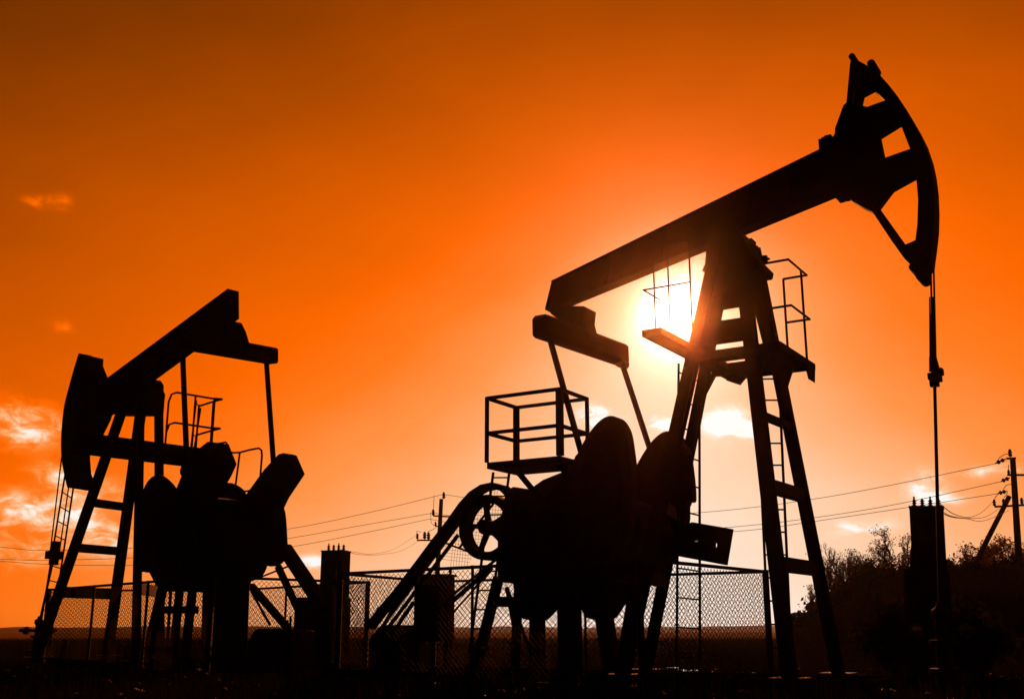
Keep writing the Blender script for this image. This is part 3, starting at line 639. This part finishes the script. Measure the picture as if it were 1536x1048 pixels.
wire(span([(665, 741), (740, 752), (880, 770), (1040, 769), (1240, 745), (1493, 695)], 68, 51), 'uppermost wire from the distant pole to the pole at the right edge')
wire(span([(650, 769), (740, 782), (900, 799), (1098, 790), (1300, 764), (1502, 722)], 68, 51), 'middle wire from the distant pole to the pole at the right edge')
wire(span([(644, 778), (740, 794), (900, 806), (1098, 797), (1232, 780), (1497, 740)], 68, 51), 'lowest wire from the distant pole to the pole at the right edge')
wire(span([(665, 741), (550, 769), (432, 793), (250, 818), (79, 825), (0, 820), (-200, 800)], 68, 68), 'uppermost wire running left from the distant pole behind the rear pump jack')
wire(span([(650, 769), (540, 788), (432, 807), (250, 832), (110, 839), (0, 838), (-200, 825)], 68, 68), 'middle wire running left from the distant pole behind the rear pump jack')
wire(span([(644, 778), (540, 800), (434, 820), (300, 838), (197, 847), (80, 846), (0, 841), (-200, 826)], 68, 68), 'lowest wire running left from the distant pole behind the rear pump jack')
g = 'service wires down to the kiosks'
wire([at(513, 823, 25), at(535, 828, 30), at(562, 830, 38), at(595, 821, 50), at(626, 801, 68)], 'upper slack wire from the left kiosk to the distant pole', .009, g)
wire([at(511, 824, 25), at(540, 831, 30), at(572, 831, 38), at(606, 824, 52), at(632, 808, 68)], 'lower slack wire from the left kiosk to the distant pole', .009, g)
wire([at(1411, 756, 17.5), at(1432, 771, 22), at(1456, 775, 29), at(1475, 766, 38), at(1491, 750, 51)], 'upper slack wire from the right kiosk to the pole at the right edge', .008, g)
wire([at(1404, 757, 17.5), at(1425, 773, 22), at(1456, 777, 29), at(1480, 774, 38), at(1499, 762, 51)], 'middle slack wire from the right kiosk to the pole at the right edge', .008, g)
wire([at(1396, 758, 17.5), at(1424, 774, 21), at(1450, 777.5, 27), at(1478, 780, 36), at(1514, 765, 51)], 'lowest slack wire from the right kiosk to the pole at the right edge', .008, g)

# ================================================================== ground and hills
def noise(x, y, s=1):
    return math.sin(x * .9 * s + 1.3) * math.cos(y * .7 * s + .4) * .5 + math.sin(x * .37 * s - y * .53 * s + 2.1) * .5
def gh(x, y):
    E = lambda v: math.exp(max(-60, min(60, v)))
    b = 1.75 / (1 + E(-(x - .275 * y - 1.6) / .8)) / (1 + E(-(y - 35) / 1.5)) / (1 + E((y - 90) / 8))
    b2 = .55 / (1 + E(-(x - .25 * y - .6) / .5)) / (1 + E(-(y - 30) / 1.2)) / (1 + E((y - 90) / 8))
    return b + b2
m = MB(); NA = 360; radii = [0, 2, 4, 6, 9, 12, 15, 18, 21, 24, 27, 30, 32, 34, 36, 38, 40, 43, 46, 50, 54, 58, 64, 72, 80, 90, 105, 130, 170, 230, 320, 450, 650, 900, 1200, 1500]
vs = []; fs = []
for r_ in radii:
    for k in range(NA):
        a = 2 * math.pi * k / NA; x, y = r_ * math.cos(a), r_ * math.sin(a); z = gh(x, y)
        vs.append((x, y, z))
for i in range(len(radii) - 1):
    for k in range(NA):
        fs.append((i * NA + k, (i + 1) * NA + k, (i + 1) * NA + (k + 1) % NA, i * NA + (k + 1) % NA))
m.add(vs, fs)
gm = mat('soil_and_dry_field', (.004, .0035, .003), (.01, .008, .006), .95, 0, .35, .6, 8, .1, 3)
nt = gm.node_tree; b = nt.nodes['Principled BSDF']
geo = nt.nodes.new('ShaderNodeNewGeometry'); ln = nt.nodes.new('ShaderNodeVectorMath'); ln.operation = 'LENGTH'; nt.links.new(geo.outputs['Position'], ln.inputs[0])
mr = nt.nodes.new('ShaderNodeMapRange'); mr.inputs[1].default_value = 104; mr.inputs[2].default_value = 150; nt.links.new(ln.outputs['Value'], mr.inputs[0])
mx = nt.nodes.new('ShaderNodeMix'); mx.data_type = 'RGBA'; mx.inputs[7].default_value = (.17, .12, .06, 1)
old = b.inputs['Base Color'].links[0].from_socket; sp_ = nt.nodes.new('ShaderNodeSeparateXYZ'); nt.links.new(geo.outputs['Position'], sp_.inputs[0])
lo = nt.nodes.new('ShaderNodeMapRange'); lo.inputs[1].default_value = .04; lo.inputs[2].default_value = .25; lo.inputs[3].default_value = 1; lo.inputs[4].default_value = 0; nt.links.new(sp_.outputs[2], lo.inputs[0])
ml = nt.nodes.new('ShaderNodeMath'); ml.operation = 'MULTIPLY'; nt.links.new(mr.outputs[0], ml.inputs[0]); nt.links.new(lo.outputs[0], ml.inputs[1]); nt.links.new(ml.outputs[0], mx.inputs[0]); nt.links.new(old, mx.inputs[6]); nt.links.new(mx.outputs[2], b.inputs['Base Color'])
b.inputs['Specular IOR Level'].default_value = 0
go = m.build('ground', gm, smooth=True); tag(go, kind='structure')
hm = mat('wooded_hills', (.05, .04, .02), (.12, .085, .04), .95, 0, .02, 0, spec=0)
for (R0, hgt, ph, base) in ((1150, 5.5, 0., 0), (1380, 8., 2.4, 0)):
    m = MB(); N_ = 260; top = []; bot = []; back = []
    for k in range(N_ + 1):
        a = R(25) + R(130) * k / N_; e = hgt * (.62 + .38 * math.sin(a * 7 + ph) * math.sin(a * 2.3 + ph)) + .5 * math.sin(a * 61) + .35 * math.sin(a * 140 + 1) + random.uniform(-.25, .25)
        c_, s_ = math.cos(a), math.sin(a)
        bot.append((R0 * c_, R0 * s_, -.5)); top.append(((R0 + 45) * c_, (R0 + 45) * s_, e)); back.append(((R0 + 100) * c_, (R0 + 100) * s_, -.5))
    n = N_ + 1; m.add(bot + top + back, [(k, k + 1, n + k + 1, n + k) for k in range(N_)] + [(n + k, n + k + 1, 2 * n + k + 1, 2 * n + k) for k in range(N_)])
    tag(m.build('hills', hm), kind='structure')
# water patches added to mirror the sky as glints on the ground
wm = bpy.data.materials.new('glint_water'); wm.use_nodes = True; b = wm.node_tree.nodes['Principled BSDF']
b.inputs['Base Color'].default_value = (.015, .012, .01, 1); b.inputs['Roughness'].default_value = .03
n = wm.node_tree.nodes.new('ShaderNodeTexNoise'); n.inputs['Scale'].default_value = 9; bp = wm.node_tree.nodes.new('ShaderNodeBump'); bp.inputs['Strength'].default_value = .08; bp.inputs['Distance'].default_value = .01
wm.node_tree.links.new(n.outputs['Fac'], bp.inputs['Height']); wm.node_tree.links.new(bp.outputs['Normal'], b.inputs['Normal'])
for px, py, rx, ry in ((1032, 1005, .2, .3), (1010, 1001, .13, .15), (1120, 1009, .24, .15), (1140, 1014, .3, .12), (1050, 1024, .3, .09), (1079, 1018, .05, .05), (1105, 1025, .05, .12), (1238, 997, .12, .12), (1400, 998, .07, .2), (823, 1003, .05, .2), (882, 1004, .05, .2), (978, 1003, .05, .3), (1015, 1030, .22, .06), (1062, 1033, .2, .05), (1128, 1035, .26, .05), (1040, 1039, .12, .04), (1305, 1031, .1, .05), (1425, 1027, .09, .06), (790, 1034, .1, .05), (1190, 1041, .12, .03)):
    p = gz(px, py, .0); m = MB(); K = 22
    vs = [(p.x, p.y, .006)]
    for k in range(K):
        a = 2 * math.pi * k / K; q_ = 1 + .25 * math.sin(3 * a + px) + .15 * math.sin(5 * a + py) + random.uniform(-.08, .08)
        vs.append((p.x + rx * q_ * math.cos(a), p.y + ry * 1.6 * q_ * math.sin(a), .006))
    m.add(vs, [(0, 1 + k, 1 + (k + 1) % K) for k in range(K)]); tag(m.build('glint_puddle', wm), kind='structure')

stm = mat('stones', (.02, .018, .016), (.05, .044, .038), .7, 0, 4, .4)
rs = random.Random(3); m = MB()
for _ in range(420):
    y = rs.uniform(11.5, 24); x = rs.uniform(-.45, .5) * y; r_ = rs.uniform(.02, .09) * (1 if rs.random() < .9 else 1.8)
    pr = [(r_ * .5, -.01), (r_, r_ * .25), (r_ * .8, r_ * .6), (r_ * .3, r_ * .8)]; o0 = len(m.v); m.lathe(pr, (x, y, 0), 'Z', 6)
    m.v[o0:] = [(a + rs.uniform(-.2, .2) * r_, b_ + rs.uniform(-.2, .2) * r_, c_ + rs.uniform(-.12, .12) * r_) for a, b_, c_ in m.v[o0:]]
tag(m.build('stones', stm), kind='stuff')
# ================================================================== grass
def blades(name, pts, hmin, hmax, wd):
    m = MB()
    for (x, y, z) in pts:
        h = random.uniform(hmin, hmax); a = random.uniform(0, 6.283); w_ = wd * random.uniform(.6, 1.3); lx, ly = random.uniform(-.4, .4) * h, random.uniform(-.4, .4) * h
        c_, s_ = math.cos(a) * w_, math.sin(a) * w_
        m.add([(x - c_, y - s_, z - .02), (x + c_, y + s_, z - .02), (x + lx * .4 + c_ * .6, y + ly * .4 + s_ * .6, z + h * .6), (x + lx * .4 - c_ * .6, y + ly * .4 - s_ * .6, z + h * .6), (x + lx, y + ly, z + h)], [(0, 1, 2, 3), (3, 2, 4)])
    return m.build(name, 'grass')
pts = []
for _ in range(34000):
    y = random.uniform(9, 75) if random.random() < .75 else random.uniform(60, 110); x = random.uniform(-.52, .52) * y
    dens = noise(x, y, .8) + noise(x * 2.7, y * 2.7, 1.) * .6
    if dens < -.15 and random.random() < .8: continue
    pts.append((x, y, gh(x, y)))
for _ in range(260):
    y = random.uniform(9.5, 21); x = random.uniform(-.5, .5) * y; n_ = random.randint(8, 40)
    for _ in range(n_): xx, yy = x + random.gauss(0, .22), y + random.gauss(0, .22); pts.append((xx, yy, 0))
tag(blades('grass', pts, .05, .32, .011), kind='stuff')

pts = []
for _ in range(9000):
    y = random.uniform(36, 85); x = y * random.uniform(.245, .52)
    if gh(x, y) > .15: pts.append((x, y, gh(x, y)))
tag(blades('weeds', pts, .3, 1.0, .02), kind='stuff')
# ================================================================== trees
def tree(px, Yd, h, spread, seed, kind, label, group, cat='tree', leaves=.5, name='bare_tree', thick=1., levels=4):
    rnd = random.Random(seed); p = at(px, 945, Yd); x, y = p.x, p.y; z = gh(x, y) - .05
    r = empty(name, (x, y, z), rnd.uniform(0, 6.28)); tag(r, label, cat, group)
    tr, tw, lf = MB(), MB(), MB()
    def leaf(c):
        s = rnd.uniform(.035, .075); a = V((rnd.gauss(0, 1), rnd.gauss(0, 1), rnd.gauss(0, 1))).normalized(); b = a.orthogonal().normalized()
        c_ = a.cross(b); lf.add([c + b * s, c + c_ * s * .7, c - b * s, c - c_ * s * .7], [(0, 1, 2, 3)])
    def grow(p0, d, ln, rad, lv):
        n = 4 if lv == 0 else 3; pts = [p0]; q = p0; dd = d
        for i in range(n):
            dd = (dd + V((rnd.gauss(0, .13), rnd.gauss(0, .13), rnd.gauss(.04, .08)))).normalized(); q = q + dd * (ln / n); pts.append(q)
        rr = [rad * (1 - .55 * i / n) for i in range(n + 1)]
        (tr if lv < 2 else tw).tube(pts, rr, 7 if lv == 0 else (5 if lv == 1 else 3), False)
        if lv >= levels:
            if rnd.random() < leaves * .6:
                for _ in range(rnd.choice((1, 2, 2, 3))): leaf(pts[-1] + V((rnd.gauss(0, .08), rnd.gauss(0, .08), rnd.gauss(0, .08))))
            return
        nb = (10, 6, 5, 3)[min(lv, 3)]
        for k in range(nb):
            t = rnd.uniform(.25 if lv else .22, 1); i = min(int(t * n), n - 1); b = pts[i].lerp(pts[i + 1], t * n - i)
            base = (pts[i + 1] - pts[i]).normalized(); side = V((rnd.gauss(0, 1), rnd.gauss(0, 1), rnd.gauss(0, .6))); side = (side - base * side.dot(base)).normalized()
            nd = (base * (1 - spread * .35) + side * spread * rnd.uniform(.6, 1.2) + V((0, 0, .25))).normalized()
            grow(b, nd, ln * rnd.uniform(.38, .6) * (1.12 - .45 * t if lv == 0 else 1), rad * rnd.uniform(.45, .58), lv + 1)
    grow(V((0, 0, 0)), V((rnd.gauss(0, .05), rnd.gauss(0, .05), 1)).normalized(), h * .72, h * .0175 * thick, 0)
    tr.build('trunk', 'bark', r); c = tw.build('crown', 'twig', r)
    if lf.v: lf.build('leaves', kind, c)
    return r
T = 'trees on the rise at the right'
def hh(px, py, Y): return at(px, py, Y).z - gh(at(px, 945, Y).x, Y)
for i, (px, py, Yd, sp, lv, lab) in enumerate([
    (1335, 795, 62, .95, .6, 'tallest rounded tree just left of the right kiosk, a few leaves left'),
    (1362, 815, 66, .7, .5, 'leafy tree partly hidden behind the left side of the right kiosk'),
    (1310, 815, 68, .6, .25, 'slim tree with upright twigs beside the tallest rounded tree'),
    (1283, 815, 60, .5, .05, 'bare upright tree with thin twigs, third from the front leg'),
    (1262, 828, 64, .5, .05, 'small bare tree near the middle of the row of bare trees'),
    (1248, 834, 58, .5, .12, 'small twiggy tree next to the far front leg of the pump jack'),
    (1435, 825, 66, .6, .3, 'thin tree just right of the right kiosk'),
    (1482, 800, 52, 1.0, .65, 'broad leafy tree behind the slanted brace of the right pole'),
    (1512, 808, 60, .95, .5, 'tree behind the right pole at the picture edge'),
    (1460, 826, 56, .9, .6, 'lower leafy tree left of the slanted brace'),
    (1498, 802, 55, 1.0, .7, 'dense leafy tree between the slanted brace and the right pole'),
    (1470, 822, 60, .7, .6, 'mid height tree behind the slanted brace'),
    (1418, 838, 63, .6, .4, 'twiggy tree peeping out behind the right side of the right kiosk'),
    (1274, 822, 63, .5, .06, 'bare tree with fine upright twigs between two other bare trees'),
    (1302, 818, 66, .7, .3, 'half bare tree left of the tallest rounded tree'),
    (1352, 806, 60, .8, .5, 'bushy tree crowding the tallest rounded tree on its right'),
    (1255, 848, 57, .6, .2, 'small twiggy tree low beside the far front leg'),
    (1526, 806, 57, .95, .55, 'leafy tree right of the right pole'),
    (1446, 846, 52, .9, .7, 'small dense tree at the foot of the slanted brace'),
    (1296, 832, 70, .55, .1, 'faint bare tree behind the pointed bush'),
    (1228, 870, 64, .55, .1, 'short bare tree between far front leg and the row of trees'),
    (1545, 815, 62, .7, .5, 'tree cut by the right edge of the picture')]):
    tree(px, Yd, hh(px, py, Yd) * 1.0, sp, 40 + i, 'leaf', lab, T, leaves=lv)
def shrub(px, py, Yd, rx, seed, label, dens=900, kind='green', name='shrub', cat='shrub', group='dark shrubs on the rise at the right'):
    rnd = random.Random(seed); p = at(px, 945, Yd); zb_ = gh(p.x, p.y); h = max(.5, at(px, py, Yd).z - zb_)
    r = empty(name, (p.x, p.y, zb_)); tag(r, label, cat, group)
    st, lf = MB(), MB()
    tips = []
    for k in range(34):
        a = rnd.uniform(0, 6.28); q = V((rx * .95 * math.cos(a) * rnd.random() ** .5, rx * .95 * math.sin(a) * rnd.random() ** .5, 0)); e = V((q.x * 1.1, q.y * 1.1, h * (1 - .55 * (q.length / rx) ** 2) * rnd.uniform(.6, 1.02)))
        mid = (q * .6).lerp(e, .55) + V((rnd.gauss(0, .08), rnd.gauss(0, .08), 0)); st.tube([q * .45, mid, e], [.025, .015, .005], 4, False); tips.append((mid, e))
        for _ in range(8):
            t = rnd.random(); b = mid.lerp(e, t); c = b + V((rnd.gauss(0, .2), rnd.gauss(0, .2), rnd.uniform(.05, .32))); st.tube([b, c], [.008, .003], 3, False); tips.append((b, c))
    for _ in range(dens):
        m0, e = rnd.choice(tips); c = m0.lerp(e, rnd.random() ** .7) + V((rnd.gauss(0, .13), rnd.gauss(0, .13), rnd.gauss(0, .1))); c.z = abs(c.z)
        s = rnd.uniform(.06, .14); a = V((rnd.gauss(0, 1), rnd.gauss(0, 1), rnd.gauss(0, 1))).normalized(); b = a.orthogonal().normalized(); d = a.cross(b)
        lf.add([c + b * s, c + d * s * .6, c - b * s, c - d * s * .6], [(0, 1, 2, 3)])
    st.build('stems', 'twig', r); lf.build('leaves', kind, r)
sh = [(1200, 922, 60, .8, 'low shrub peeping between the two front legs', 500, 'leaf'), (1216, 905, 62, 1.2, 'orange tinged shrub beside the far front leg', 450, 'leaf'),
      (1232, 900, 50, 1.2, 'dark shrub at the foot of the far front leg', 1300, 'green'), (1258, 885, 52, 1.3, 'dark shrub under the small bare trees', 1500, 'green'), (1285, 878, 50, 1.3, 'dark shrub below the bare upright tree', 1500, 'green'),
      (1304, 864, 50, 1.1, 'dark pointed bush left of the tallest rounded tree', 1600, 'green'), (1322, 850, 50, 1.0, 'tall dark bush in front of the tallest rounded tree', 1800, 'green'), (1343, 846, 49, 1.1, 'tallest dark bush left of the right kiosk', 1900, 'green'),
      (1362, 856, 50, 1.1, 'dark bush touching the left side of the right kiosk', 1700, 'green'), (1400, 862, 47, 1.6, 'dark bush hidden behind the right kiosk', 1500, 'green'),
      (1436, 856, 48, 1.2, 'dark bush on the right side of the right kiosk', 1700, 'green'), (1452, 842, 47, .9, 'dark leafy bush at the foot of the slanted brace', 1500, 'green'),
      (1475, 866, 46, 1.4, 'dark bush under the broad leafy tree', 1700, 'green'), (1505, 850, 46, 1.2, 'dark bush left of the right pole foot', 1700, 'green'), (1532, 846, 45, 1.3, 'dark bush at the right edge of the picture', 1700, 'green')]
sh += [(1270, 868, 55, 1.2, 'dark ragged bush below the bare tree with fine twigs', 1700, 'green'), (1318, 842, 54, 1.0, 'dark bush rising behind the tall dark bush', 1700, 'green'), (1380, 846, 52, 1.2, 'dark bush just behind the left corner of the right kiosk', 1700, 'green'),
       (1490, 846, 50, 1.2, 'dark bush between the slanted brace and the right pole', 1800, 'green'), (1518, 838, 49, 1.0, 'tall dark bush right behind the right pole', 1800, 'green'),
       (1352, 912, 19.5, .5, 'low near bush at the left foot of the right kiosk', 1100, 'green'), (1446, 905, 20, .55, 'low near bush at the right foot of the right kiosk', 1200, 'green')]
for i, (px, py, Yd, rx, lab, dn, kd) in enumerate(sh): shrub(px, py - (2 if 1290 < px and Yd > 40 else -3 if Yd > 40 else 0), Yd, rx * 1.02, 90 + i, lab, int(dn * 1.35), kd)

# ================================================================== haze
m = MB(); m.box(-1600, 1600, -1600, 1600, -1.5, 10.2)
hz_ = bpy.data.materials.new('haze_air'); hz_.use_nodes = True; nt = hz_.node_tree; nt.nodes.clear()
o_ = nt.nodes.new('ShaderNodeOutputMaterial'); pv = nt.nodes.new('ShaderNodeVolumePrincipled')
pv.inputs['Color'].default_value = (1, .9, .8, 1); pv.inputs['Density'].default_value = .00018; pv.inputs['Anisotropy'].default_value = .98
nt.links.new(pv.outputs[0], o_.inputs['Volume'])
tag(m.build('haze', hz_), kind='stuff')

# ================================================================== sun and sky
S = ray(1014, 477)
elev = math.asin(S.z); azim = math.atan2(S.x, S.y)
sl = bpy.data.lights.new('sun', 'SUN'); sl.energy = 5.0; sl.angle = R(.53); sl.color = (1, .22, .035)
so = bpy.data.objects.new('sun', sl); col.objects.link(so); so.rotation_euler = S.to_track_quat('Z', 'Y').to_euler(); so.location = S * 100

w = bpy.data.worlds.new('World'); sc.world = w; w.use_nodes = True; nt = w.node_tree; nt.nodes.clear(); Lk = nt.links.new
def nd(t, **k):
    n = nt.nodes.new(t)
    for a, b in k.items(): setattr(n, a, b)
    return n
def mth(op, a, b=None, c=None, clamp=False):
    n = nd('ShaderNodeMath', operation=op, use_clamp=clamp)
    for i, v in enumerate((a, b, c)):
        if v is None: continue
        if isinstance(v, (int, float)): n.inputs[i].default_value = v
        else: Lk(v, n.inputs[i])
    return n.outputs[0]
tc = nd('ShaderNodeTexCoord'); dirv = tc.outputs['Generated']
dt = nd('ShaderNodeVectorMath', operation='DOT_PRODUCT'); Lk(dirv, dt.inputs[0]); dt.inputs[1].default_value = S
th = mth('MULTIPLY', mth('ARCCOSINE', mth('MINIMUM', dt.outputs['Value'], 1.0)), 57.2958)
sx = nd('ShaderNodeSeparateXYZ'); Lk(dirv, sx.inputs[0])
el = mth('MULTIPLY', mth('ARCSINE', sx.outputs[2]), 57.2958)
az = mth('MULTIPLY', mth('ARCTAN2', sx.outputs[0], sx.outputs[1]), 57.2958)
sky = nd('ShaderNodeTexSky', sky_type='NISHITA', sun_disc=False); sky.sun_elevation = elev; sky.sun_rotation = azim
bw = nd('ShaderNodeRGBToBW'); Lk(sky.outputs[0], bw.inputs[0])
t = mth('SUBTRACT', .928, mth('MULTIPLY', th, .0083))
t = mth('SUBTRACT', t, mth('MULTIPLY', mth('MAXIMUM', el, 0), .0136))
t = mth('ADD', t, mth('MULTIPLY', mth('EXPONENT', mth('MULTIPLY', th, -.25)), .22))
ga = mth('MULTIPLY', mth('SUBTRACT', az, 6.), 1 / 22.); ge = mth('MULTIPLY', el, 1 / 12.)
t = mth('ADD', t, mth('MULTIPLY', mth('EXPONENT', mth('MULTIPLY', mth('ADD', mth('MULTIPLY', ga, ga), mth('MULTIPLY', ge, ge)), -1.)), .16))
t = mth('ADD', t, mth('MINIMUM', mth('MULTIPLY', bw.outputs[0], .002), .03))
# soft uneven veil over the whole sky
cv = nd('ShaderNodeCombineXYZ'); Lk(mth('MULTIPLY', az, .5), cv.inputs[0]); Lk(el, cv.inputs[1])
nv = nd('ShaderNodeTexNoise'); nv.inputs['Scale'].default_value = .12; nv.inputs['Detail'].default_value = 4; Lk(cv.outputs[0], nv.inputs['Vector'])
t = mth('ADD', t, mth('MULTIPLY', mth('SUBTRACT', nv.outputs['Fac'], .5), .12))
# clouds: bands of broken cloud at their own bearings and heights
nc = nd('ShaderNodeTexNoise'); nc.inputs['Scale'].default_value = 1.25; nc.inputs['Detail'].default_value = 10; nc.inputs['Roughness'].default_value = .62; nc.inputs['Distortion'].default_value = .6
Lk(cv.outputs[0], nc.inputs['Vector'])
msk = None
for px, py, wx, wy, amp in ((15, 620, 50, 18, 1.3), (60, 642, 34, 19, 1.2), (22, 655, 38, 16, .9), (85, 712, 34, 18, .8), (20, 755, 40, 18, .75), (60, 775, 80, 26, .8), (135, 755, 40, 30, .85), (155, 812, 50, 22, .7), (110, 720, 30, 20, .6), (30, 830, 60, 18, .55), (90, 302, 15, 9, .7), (52, 302, 14, 8, .65), (95, 490, 14, 8, .55),
                          (1090, 633, 27, 17, 1.0), (1118, 648, 20, 10, .7), (895, 628, 26, 15, 1.0), (993, 634, 16, 9, .8), (1388, 735, 20, 20, 1.0), (1412, 748, 26, 8, .6), (1495, 706, 40, 7, .6), (470, 842, 26, 8, .7), (1290, 790, 40, 10, .35), (1030, 420, 40, 60, .3)):
    d = ray(px, py); a0, e0 = math.degrees(math.atan2(d.x, d.y)), math.degrees(math.asin(d.z)); sw, sh_ = wx / F * 57.3, wy / F * 57.3
    u = mth('MULTIPLY', mth('SUBTRACT', az, a0), 1 / sw); v = mth('MULTIPLY', mth('SUBTRACT', el, e0), 1 / sh_)
    g_ = mth('MULTIPLY', mth('EXPONENT', mth('MULTIPLY', mth('ADD', mth('MULTIPLY', u, u), mth('MULTIPLY', v, v)), -1.)), amp)
    msk = g_ if msk is None else mth('ADD', msk, g_)
nm = nd('ShaderNodeMapRange', interpolation_type='SMOOTHSTEP'); Lk(nc.outputs['Fac'], nm.inputs[0]); nm.inputs[1].default_value = .36; nm.inputs[2].default_value = .66
mk = mth('MULTIPLY', mth('SUBTRACT', 1., mth('EXPONENT', mth('MULTIPLY', msk, -1.5))), mth('ADD', mth('MULTIPLY', nm.outputs[0], .75), mth('MULTIPLY', mth('MINIMUM', msk, 1.2), .28)))
t = mth('ADD', t, mth('MULTIPLY', mk, .43))
t = mth('MAXIMUM', t, .03)
rp = nd('ShaderNodeValToRGB'); cr = rp.color_ramp
def lin(c): return tuple(((v / 255) / 12.92 if v / 255 <= .04045 else ((v / 255 + .055) / 1.055) ** 2.4) for v in c)
st = [(0, (0, 0, 0)), (.1, (42, 19, 0)), (.2, (88, 38, 0)), (.3, (136, 57, 0)), (.4, (178, 74, 0)), (.5, (218, 90, 0)), (.6, (254, 104, 0)), (.68, (255, 122, 28)), (.76, (255, 148, 72)), (.84, (255, 180, 125)), (.92, (255, 214, 180)), (1., (255, 250, 244))]
cr.elements[0].position = 0; cr.elements[0].color = (0, 0, 0, 1); cr.elements[1].position = 1; cr.elements[1].color = (*lin(st[-1][1]), 1)
for p_, c_ in st[1:-1]: e = cr.elements.new(p_); e.color = (*lin(c_), 1)
Lk(t, rp.inputs['Fac'])
core = mth('ADD', mth('MULTIPLY', mth('EXPONENT', mth('MULTIPLY', mth('MULTIPLY', th, th), -.6)), 4.), mth('MULTIPLY', mth('EXPONENT', mth('MULTIPLY', th, -.5)), 1.0))
cc = nd('ShaderNodeMix', data_type='RGBA', blend_type='MULTIPLY'); cc.inputs[0].default_value = 1; Lk(core, cc.inputs[6]); cc.inputs[7].default_value = (1, .88, .78, 1)
ad = nd('ShaderNodeMix', data_type='RGBA', blend_type='ADD'); ad.inputs[0].default_value = 1; Lk(rp.outputs[0], ad.inputs[6]); Lk(cc.outputs[2], ad.inputs[7])
bg = nd('ShaderNodeBackground'); bg.inputs[1].default_value = 1.0; Lk(ad.outputs[2], bg.inputs[0])
wo = nd('ShaderNodeOutputWorld'); Lk(bg.outputs[0], wo.inputs[0])

# ================================================================== render settings
sc.view_settings.view_transform = 'Standard'; sc.view_settings.look = 'None'; sc.view_settings.exposure = 0; sc.view_settings.gamma = 1
sc.cycles.max_bounces = 6; sc.cycles.volume_bounces = 0; sc.cycles.use_denoising = True
